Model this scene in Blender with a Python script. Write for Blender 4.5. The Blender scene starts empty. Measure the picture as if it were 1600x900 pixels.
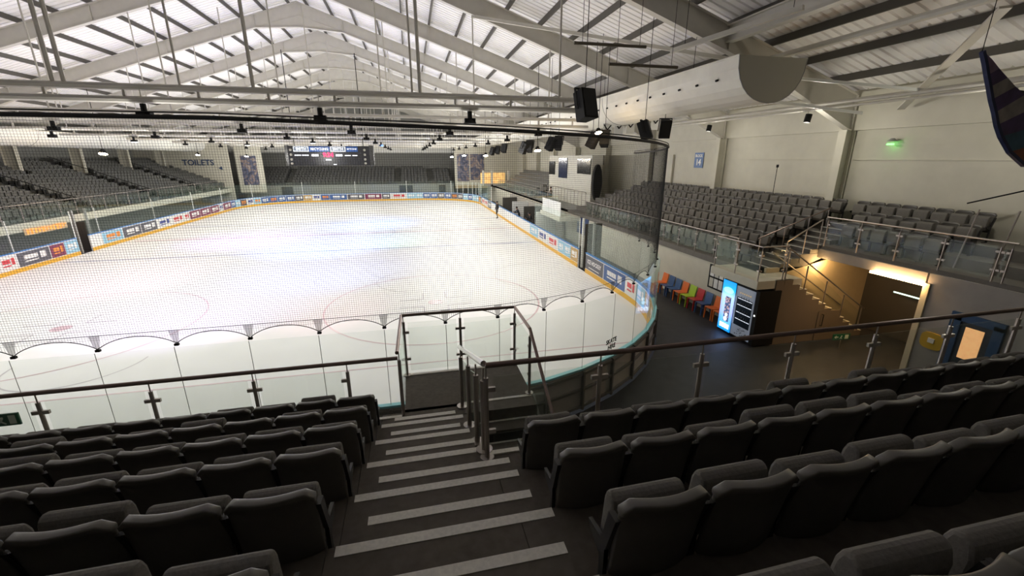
import bpy, bmesh, math, random
from mathutils import Vector, Matrix
random.seed(7)
C = bpy.data.collections.new('arena'); bpy.context.scene.collection.children.link(C)
S = bpy.context.scene
# ---------------------------------------------------------------- camera, world, light, exposure
CAMZ = 6.0
cam = bpy.data.cameras.new('camera'); cam.sensor_width = 36; cam.lens = 670/1600*36; cam.clip_end = 300; cam.clip_start = 0.05
co = bpy.data.objects.new('camera', cam); C.objects.link(co); S.camera = co
P = math.atan(203/670); YW = math.radians(12.9)
co.location = (0, 0, CAMZ); co.rotation_euler = (math.pi/2 - P, 0, -YW)
w = bpy.data.worlds.new('world'); S.world = w; w.use_nodes = True
w.node_tree.nodes['Background'].inputs[0].default_value = (0.9, 0.9, 1, 1)
w.node_tree.nodes['Background'].inputs[1].default_value = 0.02
S.view_settings.view_transform = 'Standard'; S.view_settings.look = 'None'; S.view_settings.gamma = 1
S.view_settings.exposure = 0.28
S.cycles.transparent_max_bounces = 24
LAMP_W = 470      # watts of each rink lamp
WARM_W = 60

def light(name, kind, loc, energy, color=(1, 1, 1), rot=(0, 0, 0), size=.4, spot=2.2, blend=.6, parent=None):
    l = bpy.data.lights.new(name, kind); l.energy = energy; l.color = color
    if kind == 'SPOT': l.spot_size = spot; l.spot_blend = blend; l.shadow_soft_size = size
    elif kind == 'POINT': l.shadow_soft_size = size
    else: l.shape = 'RECTANGLE'; l.size = size[0]; l.size_y = size[1]
    o = bpy.data.objects.new(name, l); C.objects.link(o); o.location = loc; o.rotation_euler = rot
    if parent: o.parent = parent
    return o
def aim(o, target):
    d = Vector(target) - Vector(o.location); o.rotation_euler = d.to_track_quat('-Z', 'Y').to_euler()
# coloured show lights on the ice
for n, loc, tgt, col, e, sp in (('blue', (-7, 27.6, 7.3), (-6.5, 33, 0), (.16, .28, 1), 6000, 1.4), ('blue', (-2, 41, 7.3), (-4, 43, 0), (.15, .33, 1), 4200, 1.4),
        ('blue', (-6, 20.7, 7.3), (-5, 25, 0), (.2, .3, 1), 1800, 1.4), ('violet', (-12, 34, 7.3), (-12.5, 36, 0), (.55, .25, 1), 2600, 1.3), ('green', (-2, 27.6, 7.3), (-1.5, 33.5, 0), (.25, 1, .5), 1300, .8),
        ('pink', (-4, 13.8, 7.3), (-3.6, 17.8, 0), (1, .3, .45), 450, .7), ('violet', (-8, 13.8, 7.3), (-9, 20, 0), (.65, .5, 1), 2200, 1.3),
        ('pink', (-11, 20.7, 7.3), (-16, 26, 0), (1, .5, .7), 2000, 1.2)):
    o = light('spot_' + n, 'SPOT', loc, e, col, size=.15, spot=sp, blend=1); aim(o, tgt)

# ---------------------------------------------------------------- materials
MATS = {}
def mat(name, col, rough=.6, metal=0, noise=0, scale=8, bump=0, emit=0, ecol=None, spec=.5, stretch=None):
    if name in MATS: return MATS[name]
    m = bpy.data.materials.new(name); m.use_nodes = True; nt = m.node_tree; b = nt.nodes['Principled BSDF']
    b.inputs['Base Color'].default_value = (*col, 1); b.inputs['Roughness'].default_value = rough
    b.inputs['Metallic'].default_value = metal; b.inputs['Specular IOR Level'].default_value = spec
    if emit:
        b.inputs['Emission Color'].default_value = (*(ecol or col), 1); b.inputs['Emission Strength'].default_value = emit
    if noise or bump:
        tc = nt.nodes.new('ShaderNodeTexCoord'); n = nt.nodes.new('ShaderNodeTexNoise'); n.inputs['Scale'].default_value = scale; n.inputs['Detail'].default_value = 5
        if stretch:
            mp = nt.nodes.new('ShaderNodeMapping'); mp.inputs['Scale'].default_value = stretch
            nt.links.new(tc.outputs['Object'], mp.inputs[0]); nt.links.new(mp.outputs[0], n.inputs['Vector'])
        else: nt.links.new(tc.outputs['Object'], n.inputs['Vector'])
        if noise:
            r = nt.nodes.new('ShaderNodeMapRange'); r.inputs[1].default_value = .25; r.inputs[2].default_value = .75
            r.inputs[3].default_value = 1 - noise; r.inputs[4].default_value = 1 + noise
            mx = nt.nodes.new('ShaderNodeVectorMath'); mx.operation = 'SCALE'; mx.inputs[0].default_value = col
            nt.links.new(n.outputs[0], r.inputs[0]); nt.links.new(r.outputs[0], mx.inputs['Scale']); nt.links.new(mx.outputs[0], b.inputs['Base Color'])
        if bump:
            bp = nt.nodes.new('ShaderNodeBump'); bp.inputs['Strength'].default_value = bump; bp.inputs['Distance'].default_value = .01
            nt.links.new(n.outputs[0], bp.inputs['Height']); nt.links.new(bp.outputs[0], b.inputs['Normal'])
    MATS[name] = m; return m
def glassmat(name, tint, gloss=.06, haze=0):
    m = bpy.data.materials.new(name); m.use_nodes = True; nt = m.node_tree; nt.nodes.clear()
    o = nt.nodes.new('ShaderNodeOutputMaterial'); t = nt.nodes.new('ShaderNodeBsdfTransparent'); t.inputs[0].default_value = (*tint, 1)
    g = nt.nodes.new('ShaderNodeBsdfGlossy'); g.inputs[0].default_value = (.9, 1, .95, 1); g.inputs[1].default_value = .04
    lw = nt.nodes.new('ShaderNodeLayerWeight'); pw = nt.nodes.new('ShaderNodeMath'); pw.operation = 'POWER'; pw.inputs[1].default_value = 5; nt.links.new(lw.outputs['Facing'], pw.inputs[0])
    f = nt.nodes.new('ShaderNodeMath'); f.operation = 'MULTIPLY_ADD'; f.inputs[1].default_value = .45; f.inputs[2].default_value = .02; nt.links.new(pw.outputs[0], f.inputs[0])
    mx = nt.nodes.new('ShaderNodeMixShader'); nt.links.new(f.outputs[0], mx.inputs[0]); nt.links.new(t.outputs[0], mx.inputs[1]); nt.links.new(g.outputs[0], mx.inputs[2])
    last = mx
    if haze:
        d = nt.nodes.new('ShaderNodeBsdfDiffuse'); d.inputs[0].default_value = (.62, .8, .7, 1)
        m2 = nt.nodes.new('ShaderNodeMixShader'); m2.inputs[0].default_value = haze
        nt.links.new(mx.outputs[0], m2.inputs[1]); nt.links.new(d.outputs[0], m2.inputs[2]); last = m2
    nt.links.new(last.outputs[0], o.inputs[0]); MATS[name] = m; return m
M_ICE = mat('ice', (.77, .77, .755), .5, noise=.03, scale=1.2, spec=.35)
M_FLOOR = mat('dark_rubber_floor', (.035, .034, .036), .55, noise=.25, scale=3, bump=.2)
M_WALL = mat('cream_wall', (.6, .575, .48), .75, noise=.05, scale=2)
M_WALLG = mat('grey_wall', (.27, .27, .25), .8, noise=.06, scale=2)
M_ROOF = mat('white_roof_sheet', (.9, .88, .86), .55, noise=.04, scale=1)
M_STEEL = mat('grey_painted_steel', (.6, .575, .51), .5, noise=.05, scale=3)
M_PURLIN = mat('dark_purlin', (.085, .078, .066), .6)
M_DUCT = mat('pale_duct_fabric', (.72, .7, .62), .6, noise=.04, scale=3, bump=.1)
M_DUCTEND = mat('duct_end_fabric', (.42, .41, .34), .8)
M_TERR = mat('terrace_carpet', (.115, .098, .08), .9, noise=.2, scale=14, bump=.3)
M_STRIP = mat('nosing_strip_grey', (.78, .75, .68), .8, noise=.12, scale=40)
M_SEAT = mat('seat_shell_plastic', (.125, .118, .105), .38, noise=.06, scale=20, bump=.05)
M_PAD = mat('seat_pad_fabric', (.165, .155, .138), .85, noise=.15, scale=60, bump=.3)
M_SFRAME = mat('black_seat_frame', (.018, .018, .018), .45)
M_SFAR = mat('far_seat_plastic', (.09, .09, .085), .5)
M_RAIL = mat('brushed_steel', (.42, .38, .35), .35, metal=.8)
M_RAILT = mat('handrail_brown_steel', (.22, .16, .14), .3, metal=.8)
M_BLACK = mat('black', (.012, .012, .012), .7, spec=.2)
M_CABLE = mat('net_cord', (.05, .05, .05), .8)
M_WHITE = mat('white_board', (.8, .8, .78), .4)
M_BLUECAP = mat('blue_board_cap', (.05, .22, .55), .35)
M_CYANCAP = mat('pale_cyan_board_cap', (.3, .68, .74), .3)
M_YEL = mat('yellow_kick_plate', (.75, .42, .03), .4)
M_BOARDBACK = mat('board_back_grey', (.5, .46, .4), .6, noise=.06)
M_FRAME = mat('white_glass_post', (.85, .87, .82), .4)
M_GREYBAND = mat('grey_cap', (.35, .35, .33), .6)
G_RINK = glassmat('rink_glass', (.975, .992, .982), haze=.015)
G_RAIL = glassmat('rail_glass', (.95, .965, .95), haze=.012)

# ---------------------------------------------------------------- mesh helpers
class MB:
    def __init__(s): s.v = []; s.f = []; s.mi = []; s.ms = []
    def m(s, material):
        if material not in s.ms: s.ms.append(material)
        return s.ms.index(material)
    def quadv(s, pts, k=0):
        n = len(s.v); s.v += [tuple(p) for p in pts]; s.f.append(tuple(range(n, n+len(pts)))); s.mi.append(k)
    def box(s, a, b, k=0):
        x0, y0, z0 = (min(a[i], b[i]) for i in range(3)); x1, y1, z1 = (max(a[i], b[i]) for i in range(3))
        n = len(s.v); s.v += [(x0,y0,z0),(x1,y0,z0),(x1,y1,z0),(x0,y1,z0),(x0,y0,z1),(x1,y0,z1),(x1,y1,z1),(x0,y1,z1)]
        for f in ((0,3,2,1),(4,5,6,7),(0,1,5,4),(1,2,6,5),(2,3,7,6),(3,0,4,7)): s.f.append(tuple(n+i for i in f)); s.mi.append(k)
        return s
    def tube(s, a, b, r, n=8, k=0, r2=None, cap=True):
        a = Vector(a); b = Vector(b); d = (b-a)
        if d.length < 1e-6: return s
        d.normalize(); u = d.orthogonal().normalized(); v = d.cross(u); r2 = r if r2 is None else r2
        if n == 4: u, v = (u+v).normalized(), (v-u).normalized()
        c = len(s.v)
        for i in range(n):
            t = 2*math.pi*i/n; o = u*math.cos(t)+v*math.sin(t); s.v.append(tuple(a+o*r)); s.v.append(tuple(b+o*r2))
        for i in range(n):
            j = (i+1) % n; s.f.append((c+2*i, c+2*j, c+2*j+1, c+2*i+1)); s.mi.append(k)
        if cap:
            s.f.append(tuple(c+2*i for i in range(n))[::-1]); s.mi.append(k); s.f.append(tuple(c+2*i+1 for i in range(n))); s.mi.append(k)
        return s
    def bar(s, a, b, wd, h, k=0, up=(0,0,1)):
        a = Vector(a); b = Vector(b); d = (b-a).normalized(); u = Vector(up); sd = d.cross(u).normalized(); u = sd.cross(d).normalized()
        c = len(s.v)
        for p in (a, b):
            for x, y in ((-1,-1),(1,-1),(1,1),(-1,1)): s.v.append(tuple(p+sd*x*wd/2+u*y*h/2))
        for f in ((0,1,2,3),(7,6,5,4),(0,4,5,1),(1,5,6,2),(2,6,7,3),(3,7,4,0)): s.f.append(tuple(c+i for i in f)); s.mi.append(k)
        return s
    def prism(s, poly, axis, t0, t1, k=0):
        """poly: list of 2D points; axis 'x': (y,z), 'y': (x,z), 'z': (x,y)"""
        n = len(poly); c = len(s.v)
        for t in (t0, t1):
            for p in poly:
                s.v.append({'x': (t, p[0], p[1]), 'y': (p[0], t, p[1]), 'z': (p[0], p[1], t)}[axis])
        s.f.append(tuple(range(c, c+n))); s.f.append(tuple(range(c+2*n-1, c+n-1, -1))); s.mi += [k, k]
        for i in range(n):
            j = (i+1) % n; s.f.append((c+i, c+n+i, c+n+j, c+j)); s.mi.append(k)
        return s
    def build(s, name, material=None, parent=None, loc=None, smooth=False, kind=None, bevel=0):
        me = bpy.data.meshes.new(name); me.from_pydata(s.v, [], s.f)
        ms = s.ms if s.ms else [material]
        for mm in ms: me.materials.append(mm)
        if s.ms: me.polygons.foreach_set('material_index', s.mi)
        bm = bmesh.new(); bm.from_mesh(me); bmesh.ops.recalc_face_normals(bm, faces=bm.faces); bm.to_mesh(me); bm.free()
        if smooth: me.polygons.foreach_set('use_smooth', [True]*len(me.polygons))
        me.update()
        o = bpy.data.objects.new(name, me); C.objects.link(o)
        if loc: o.location = loc
        if parent: o.parent = parent
        if kind: o['kind'] = kind
        if bevel:
            b = o.modifiers.new('bevel', 'BEVEL'); b.width = bevel; b.segments = 2
        return o
def Bx(a, b): return MB().box(a, b)
def thing(name, label, cat, loc=(0,0,0), rz=0, group=None, kind=None):
    o = bpy.data.objects.new(name, None); C.objects.link(o); o.location = loc; o.rotation_euler = (0,0,rz); o.empty_display_size = .2
    if label: o['label'] = label
    if cat: o['category'] = cat
    if group: o['group'] = group
    if kind: o['kind'] = kind
    return o
def tag(o, label, cat, group=None):
    o['label'] = label; o['category'] = cat
    if group: o['group'] = group
    return o
def struct(o): o['kind'] = 'structure'; return o
def copy_tree(o, parent=None):
    c = o.copy(); C.objects.link(c)
    if parent: c.parent = parent
    for ch in o.children: copy_tree(ch, c)
    return c
def text(name, body, size, loc, rot, material, parent=None, depth=.004, align='CENTER', bold=0, sx=1):
    cu = bpy.data.curves.new(name, 'FONT'); cu.body = body; cu.size = size; cu.extrude = depth; cu.align_x = align; cu.align_y = 'CENTER'; cu.offset = bold; cu.resolution_u = 3
    t = bpy.data.objects.new(name, cu); C.objects.link(t)
    dg = bpy.context.evaluated_depsgraph_get(); me = bpy.data.meshes.new_from_object(t.evaluated_get(dg)); bpy.data.objects.remove(t)
    me.materials.clear(); me.materials.append(material)
    o = bpy.data.objects.new(name, me); C.objects.link(o); o.location = loc; o.rotation_euler = rot; o.scale = (sx, 1, 1)
    if parent: o.parent = parent
    return o
ORD = ['front', 'second', 'third', 'fourth', 'fifth', 'sixth', 'seventh', 'eighth', 'ninth', 'tenth', 'eleventh', 'twelfth', 'thirteenth', 'fourteenth', 'fifteenth', 'sixteenth', 'seventeenth', 'eighteenth', 'nineteenth', 'twentieth'] 
ORD += ['twenty-' + a for a in ['first', 'second', 'third', 'fourth', 'fifth', 'sixth', 'seventh', 'eighth', 'ninth']] + ['thirtieth'] + ['thirty-' + a for a in ['first', 'second', 'third', 'fourth', 'fifth', 'sixth', 'seventh']]
def nth(i): return 'first' if i == 0 else ORD[i]

# ---------------------------------------------------------------- the setting: ice, floors, walls
RX0, RX1, RY0, RY1, RR = -21.2, 9.0, 8.2, 66.8, 8.5
CX = (RX0+RX1)/2
def rink_path(off=0, step=1.15):
    """list of (x, y) clockwise from the near left corner's arc end, walking along the near end to the right"""
    pts = []
    R = RR+off
    def arc(cx, cy, a0, a1, n):
        for i in range(n): a = math.radians(a0+(a1-a0)*i/n); pts.append((cx+R*math.cos(a), cy+R*math.sin(a)))
    def seg(a, b, n):
        for i in range(n): t = i/n; pts.append((a[0]+(b[0]-a[0])*t, a[1]+(b[1]-a[1])*t))
    na = 12
    arc(RX0+RR, RY0+RR, 180, 270, na)
    seg((RX0+RR, RY0-off), (RX1-RR, RY0-off), 11)
    arc(RX1-RR, RY0+RR, 270, 360, na)
    seg((RX1+off, RY0+RR), (RX1+off, RY1-RR), 36)
    arc(RX1-RR, RY1-RR, 0, 90, na)
    seg((RX1-RR, RY1+off), (RX0+RR, RY1+off), 11)
    arc(RX0+RR, RY1-RR, 90, 180, na)
    seg((RX0-off, RY1-RR), (RX0-off, RY0+RR), 36)
    return pts
path = rink_path()
NP = len(path)
ice = MB(); ice.quadv([(x, y, 0) for x, y in rink_path(.02)]); ice = struct(ice.build('floor_ice', M_ICE))
M_LINE = mat('ice_line_faint', (.5, .48, .5), .3); M_LINEP = mat('ice_line_pink', (.62, .46, .48), .3); M_LINEB = mat('ice_line_blue', (.46, .49, .6), .3)
def ring(name, cx, cy, r, wd, m, a0=0, a1=360, z=.004):
    b = MB(); n = 48
    for i in range(n):
        t0 = math.radians(a0+(a1-a0)*i/n); t1 = math.radians(a0+(a1-a0)*(i+1)/n)
        b.quadv([(cx+q*math.cos(t), cy+q*math.sin(t), z) for q, t in ((r-wd/2, t0), (r+wd/2, t0), (r+wd/2, t1), (r-wd/2, t1))])
    return b.build(name, m, ice)
for cy in (18.0, 57.0):
    for cx in (CX-6.8, CX+6.8):
        ring('face_off_circle', cx, cy, 4.5, .07, M_LINEP)
        b = MB(); b.prism([(cx+.32*math.cos(math.radians(a)), cy+.32*math.sin(math.radians(a))) for a in range(0, 360, 24)], 'z', .001, .005); b.build('face_off_dot', M_LINEP, ice)
        b = MB()
        for sx in (-1, 1):
            for sy in (-1, 1): b.box((cx+sx*.5, cy+sy*.5-.03, .001), (cx+sx*1.5, cy+sy*.5+.03, .004)); b.box((cx+sx*.5-.03, cy+sy*.5, .001), (cx+sx*.5+.03, cy+sy*1.4, .004))
        b.build('face_off_mark', M_LINE, ice)
ring('centre_circle', CX, 37.5, 4.5, .07, M_LINEB)
for y, wd, m in ((12.2, .06, M_LINEP), (30.5, .3, M_LINEB), (37.5, .3, M_LINEP), (44.5, .3, M_LINEB), (62.8, .06, M_LINEP)):
    Bx((RX0+.6, y-wd/2, .001), (RX1-.15 if 16.7 < y < 58 else RX1-2, y+wd/2, .004)).build('ice_line', m, ice) if 16.7 < y < 58 else Bx((RX0+1.4, y-wd/2, .001), (RX1-1.4, y+wd/2, .004)).build('ice_line', m, ice)
ring('goal_crease', -10.2, 14.6, 1.75, .05, M_LINE, 180, 360)
# skate-scuffed area of ice near the right face-off circle
for k in range(7):
    x = random.uniform(-4, 7); y = random.uniform(20, 50)
    ring('skate_mark', x, y, random.uniform(1, 3), .03, M_LINE, random.uniform(0, 180), random.uniform(200, 320), z=.005+.0003*k)

b = MB(); o_ = rink_path(.18); a_ = [(45, -12), (45, 85)]
# concourse floor as a ring of quads outside the boards
far = [(x, y) for x, y in rink_path(30)]
for i in range(NP):
    j = (i+1) % NP; b.quadv([(*o_[i], -.01), (*far[i], -.01), (*far[j], -.01), (*o_[j], -.01)])
struct(b.build('floor', M_FLOOR))
# outer walls
WX, WLX, WY = 16.3, -33.0, 77.0
struct(Bx((WX, -9, -.1), (WX+.3, WY, 9.6)).build('wall_right', M_WALL))
struct(Bx((WLX-.3, -9, -.1), (WLX, WY, 9.6)).build('wall_left', M_WALLG))
struct(MB().prism([(WLX, -.1), (WX, -.1), (WX, 8.2), (-6.5, 15.9), (WLX, 6.8)], 'y', WY, WY+.3).build('wall_far', M_WALLG))
struct(MB().prism([(WLX, -.1), (WX, -.1), (WX, 8.2), (-6.5, 15.9), (WLX, 6.8)], 'y', -6.6, -6.3).build('wall_near', mat('near_wall_dark', (.08, .075, .07), .9)))
# cladding band along the right wall
struct(Bx((WX-.14, -6, 6.98), (WX, WY, 8.3)).build('trim_1', M_WALL))
struct(Bx((WX-.03, -6, 5.93), (WX, WY, 5.95)).build('trim_2', M_WALL))

# ---------------------------------------------------------------- roof: sheets, purlins, portal frames
SL = .335; XR = -6.5
def ztop(x): return 15.78-SL*abs(x-XR)
FR = [13.8+6.9*i for i in range(-2, 10)]
rf = MB()
ys = []; y = -6.5
while y < WY: ys += [(y, .0), (y+.23, .0), (y+.26, .05), (y+.30, .05)]; y += .33
for x0, x1 in ((XR, WX+.3), (WLX-.3, XR)):
    c = len(rf.v)
    for yy, dz in ys: rf.v += [(x0, yy, ztop(x0)+.24+dz), (x1, yy, ztop(x1)+.24+dz)]
    for i in range(len(ys)-1): rf.f.append((c+2*i, c+2*i+1, c+2*i+3, c+2*i+2)); rf.mi.append(0)
ceil = struct(rf.build('ceiling', M_ROOF))
for sgn in (1, -1):
    k = 0; x = XR+sgn*.55
    while (x < WX-.2 if sgn > 0 else x > WLX+.4):
        z = ztop(x)
        MB().box((x-.035, -6.4, z+.01), (x+.035, WY, z+.235)).build('purlin', M_PURLIN, ceil)
        x += sgn*1.5
def frame_mesh(y):
    b = MB()
    wl, wr = -29.3, 16.05
    def under(x):
        a = abs(x-XR); z = 15.03-SL*a
        if a < 2.7: z = min(z, 14.12+(.18*(1-a/2.7)))
        return z
    xs_r = [XR, XR+2.7, XR+8, 10.4, 12.6, wr]
    for sgn in (1, -1):
        pts = []
        for x in xs_r:
            xx = x if sgn > 0 else 2*XR-x
            u = under(x)
            if x > 12.5: u -= {12.6: .05, wr: .48}.get(x, 0)
            pts.append((xx, u, ztop(x)))
        for i in range(len(pts)-1):
            (xa, ua, ta), (xb, ub, tb) = pts[i], pts[i+1]
            b.prism([(xa, ua), (xb, ub), (xb, tb), (xa, ta)], 'y', y-.03, y+.03)
            b.bar((xa, y, ua-.015), (xb, y, ub-.015), .26, .035); b.bar((xa, y, ta-.02), (xb, y, tb-.02), .26, .035)
            if i < 5: b.bar((xb, y, ub), (xb, y, tb), .24, .025, up=(1, 0, 0))
    b.bar((XR-2.7, y, 14.14+.02), (XR, y, 15.0), .1, .03); b.bar((XR+2.7, y, 14.14+.02), (XR, y, 15.0), .1, .03)
    return b
for i, y in enumerate(FR):
    if y < 13: continue
    t = thing('portal_frame', None, None, kind='structure')
    frame_mesh(y).build('rafter', M_STEEL, t)
    for x in (WX-.28, -29.3):
        b = MB(); zb = 2.2 if x > 0 else 1.0; zt = 7.0
        hw = .2 if x > 0 else .42
        b.box((x-hw, y-.02, zb), (x+hw, y+.02, zt)); b.box((x-hw-.02, y-.16, zb), (x-hw+.02, y+.16, zt)); b.box((x+hw-.02, y-.16, zb), (x+hw+.02, y+.16, zt))
        b.build('column', M_WALL if x > 0 else M_WALL, t)
        if x < 0: Bx((x-.15, y-.15, zt), (x+.15, y+.15, ztop(x)-1)).build('column', M_STEEL, t)
# transfer beam, wind braces, pale pipe and service tubes at the near right
tb = MB(); tb.box((10.38, -6, 9.62), (10.44, 13.77, 10.1)); tb.box((10.28, -6, 9.6), (10.54, 13.77, 9.64)); tb.box((10.28, -6, 10.08), (10.54, 13.77, 10.12))
tag(tb.build('transfer_beam', M_STEEL), 'pale steel beam under the roof running over the duct end', 'beam')
for a, c, lab in (((11.85, 7.4, 8.9), (15.9, 12.0, 7.55), 'flat pale steel brace crossing the dark roof bay at top right'),
                  ((3.0, 20.75, 11.8), (11.4, 13.9, 9.1), 'tubular white brace between rafters above the hanging bars'),
                  ((-24, 20.7, 9.0), (-15, 13.9, 11.7), 'thin pale brace between the leftmost near rafters')):
    tag(MB().bar(a, c, .2 if 'flat' in lab else .12, .05 if 'flat' in lab else .12).build('roof_brace', M_STEEL), lab, 'brace', 'steel roof braces')
tag(MB().tube((11.5, -6, 9.35-.3), (11.5, 13.7, 9.35-.3), .09).build('roof_pipe', M_DUCT), 'thick pale pipe under the roof right of the transfer beam', 'pipe')
tag(MB().tube((13.9, -6, 7.72), (13.9, 22, 7.78), .07).tube((13.9, -6, 7.58), (13.9, 22, 7.64), .04).build('service_pipe', M_STEEL), 'pair of slim grey pipes hung below the duct along the right wall', 'pipe')
tag(MB().bar((11.45, 11.9, 8.3), (14.2, 9.9, 7.75), .08, .08).build('tube_stub', M_FRAME), 'upper short white tube sticking out beyond the duct end', 'tube')
tag(MB().bar((11.4, 12.7, 7.75), (13.4, 11.2, 7.3), .08, .08).build('tube_stub', M_FRAME), 'lower short white tube sticking out beyond the duct end', 'tube')

# twin lighting bars across the hall at every frame, with hangers and black lamps
def bars(y, k):
    t = thing('lighting_bar', 'grey twin-tube bar across the hall, %s from the viewer' % nth(k), 'bar', (0, y, 0), group='twin bars below the rafters')
    x0, x1 = (-24.6, 5.6) if k == 0 else (-21.5, 8.5)
    r = .085 if k == 0 else .07
    MB().tube((x0, 0, 7.74), (x1, 0, 7.74), r).build('upper_tube', M_STEEL, t)
    MB().tube((x0, 0, 7.44), (x1, 0, 7.44), r).build('lower_tube', M_STEEL, t)
    for q in range(18):
        xx = x0+.8+q*(x1-x0-1.6)/17; MB().box((xx-.03, -.03, 7.5), (xx+.03, .03, 7.7)).build('clamp', M_STEEL, t)
    hs = (-12.2, -8.43, -8.2, -5.69, -3.96, .2, .42, 4.66) if k == 0 else (-21, -17, -13, -9, -5, -1, 3, 6.5)
    for h in hs:
        MB().tube((h, 0, 7.8), (h, 0, 15.05-SL*abs(h-XR)-(0 if abs(h-XR) > 2.7 else .9)), .05 if (k == 0 and h in (-8.43, -8.2, -3.96, .42)) else .03, 6).build('hanger', M_STEEL, t)
for k, y in enumerate([f for f in FR if f > 13]): bars(y+.0, k)
# high bay lamps
def highbay(x, y, lab, on, en, tilt=0, col=(1, .975, .925)):
    t = thing('high_bay_lamp', lab, 'lamp', (x, y, 7.0), group='black lamps under the twin bars')
    b = MB(); b.tube((0, 0, .12), (0, 0, .34), .07, 8); b.box((-.16, -.1, .0), (.16, .1, .14)); b.tube((0, 0, .0), (0, 0, .12), .2, 12, r2=.1); b.build('housing', M_BLACK, t)
    MB().tube((0, 0, .3), (0, 0, .72), .012, 5).build('hook', M_STEEL, t)
    MB().tube((0, 0, -.012), (0, 0, .0), .17, 12).build('lens', mat('lamp_on', (1, 1, 1), emit=12, ecol=(1, .98, .95)) if on else M_BLACK, t)
    if en:
        l = light('lamp_light', 'SPOT', (0, 0, -.06), en, col, size=.12, spot=math.radians(110 if y < 21 else (135 if y < 28 else 165)), blend=.6, parent=t); l.rotation_euler = (0, 0, 0)
        light('added_fill', 'POINT', (0, 0, -.9), LAMP_W*(.4 if y > 26 else (.06 if x > 5 else .17)), col, size=.15, parent=t)  # unseen ambient point light, added to lift the ceiling and stands
rows = {-2.35: 'middle line', 1.85: 'right line', -6.6: 'left line', -13: 'far left line', -17.5: 'outermost left line', 6.0: 'outermost right line'}
for k, y in enumerate([f for f in FR if f > 13][:8]):
    for x, nm in rows.items():
        if x == 6.0 and k == 0: continue
        on = (x, k) in ((-13, 4), (-6.6, 3), (-17.5, 3))
        dim = .1 if x == -6.6 and k in (2, 3, 4, 5) else (.45 if x in (1.85, -13) and k in (2, 3, 4) else 1)
        e = dim*LAMP_W*(.9 if k == 0 else (1 if k == 1 else (.6 if k == 2 else .3)))
        highbay(x, y-.05, 'black high bay lamp hung on the %s bar, %s of lamps' % (nth(k), nm), on, e if x in (-17.5, -6.6, 1.85, -13, 6.0) else 0)

# ducts: D-section with flat top
M_DUCTLIT = mat('lit_duct_fabric', (.86, .85, .8), .6)  # duct fabric with bounced ice light put into its colour as a paler tone
def duct(name, lab, xc, y0, y1, zt, hw, dep, seams, nbol, endmat, skin=None):
    t = thing(name, lab, 'duct', (xc, 0, zt))
    prof = [(hw*math.cos(math.pi*i/14), -dep*math.sin(math.pi*i/14)**.85) for i in range(15)]
    prof = [(-a, b_) for a, b_ in prof]
    b = MB(); n = len(prof)
    for yy in (y0, y1): b.v += [(p[0], yy, p[1]) for p in prof]
    for i in range(n-1): b.f.append((i, i+1, n+i+1, n+i)); b.mi.append(0)
    b.f.append((0, n, 2*n-1, n-1)); b.mi.append(0)
    b.build('duct_skin', skin or M_DUCT, t, smooth=False)
    e = MB(); e.v += [(p[0]*.985, y0-.01, p[1]*.985) for p in prof]; e.f.append(tuple(range(n))); e.mi.append(0)
    e.v += [(p[0]*.985, y0+.02, p[1]*.985) for p in prof]; e.f.append(tuple(range(n, 2*n))); e.mi.append(0)
    e.build('end_cap', endmat, t)
    r = MB()
    for i in range(n-1): r.tube((prof[i][0], y0, prof[i][1]), (prof[i+1][0], y0, prof[i+1][1]), .018, 5)
    r.build('end_hem', M_GREYBAND, t)
    for sx in (-1, 1): MB().tube((sx*hw, y0, 0), (sx*hw, y1, 0), .03, 6).build('support_rail', M_DUCT, t)
    for ys_ in seams:
        s_ = MB()
        for i in range(n-1): s_.tube((prof[i][0]*1.006, ys_, prof[i][1]*1.006), (prof[i+1][0]*1.006, ys_, prof[i+1][1]*1.006), .014, 5)
        s_.build('seam_ring', M_GREYBAND, t)
    for i in range(nbol):
        yy = y0+.9+i*.95
        MB().tube((-hw*.93-.0, yy, -dep*.42), (-hw*.93-.07, yy, -dep*.42-.02), .035, 6).build('air_nozzle', M_BLACK, t)
    for yy in [f for f in FR if y0 < f < y1]:
        for sx in (-.8, .8): MB().tube((sx*hw, yy, 0), (sx*hw, yy, 15.0-SL*abs(xc+sx*hw-XR)-zt), .01, 4).build('hanger', M_BLACK, t)
    return t
duct('air_duct', 'huge pale half-round fabric duct running along the right side', 10.15, 11.4, 75, 8.72, 1.12, 1.2, (20.4, 29, 38, 47, 56), 26, M_DUCTEND)
duct('air_duct', 'pale half-round fabric duct running above the left stand', -26.0, 8, 75, 7.82, 1.12, 1.05, (29, 38, 47, 56), 0, M_DUCTEND, M_DUCTLIT)
duct_far = thing('air_duct', 'pale cross duct high in front of the far stand', 'duct')
Bx((-24, 74.4, 6.8), (9, 75.2, 8.0)).build('duct_skin', M_DUCTLIT, duct_far)
MB().tube((-24, 74.2, 8.05), (9, 74.2, 8.05), .08, 6).build('support_rail', M_BLACK, duct_far)

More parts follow.
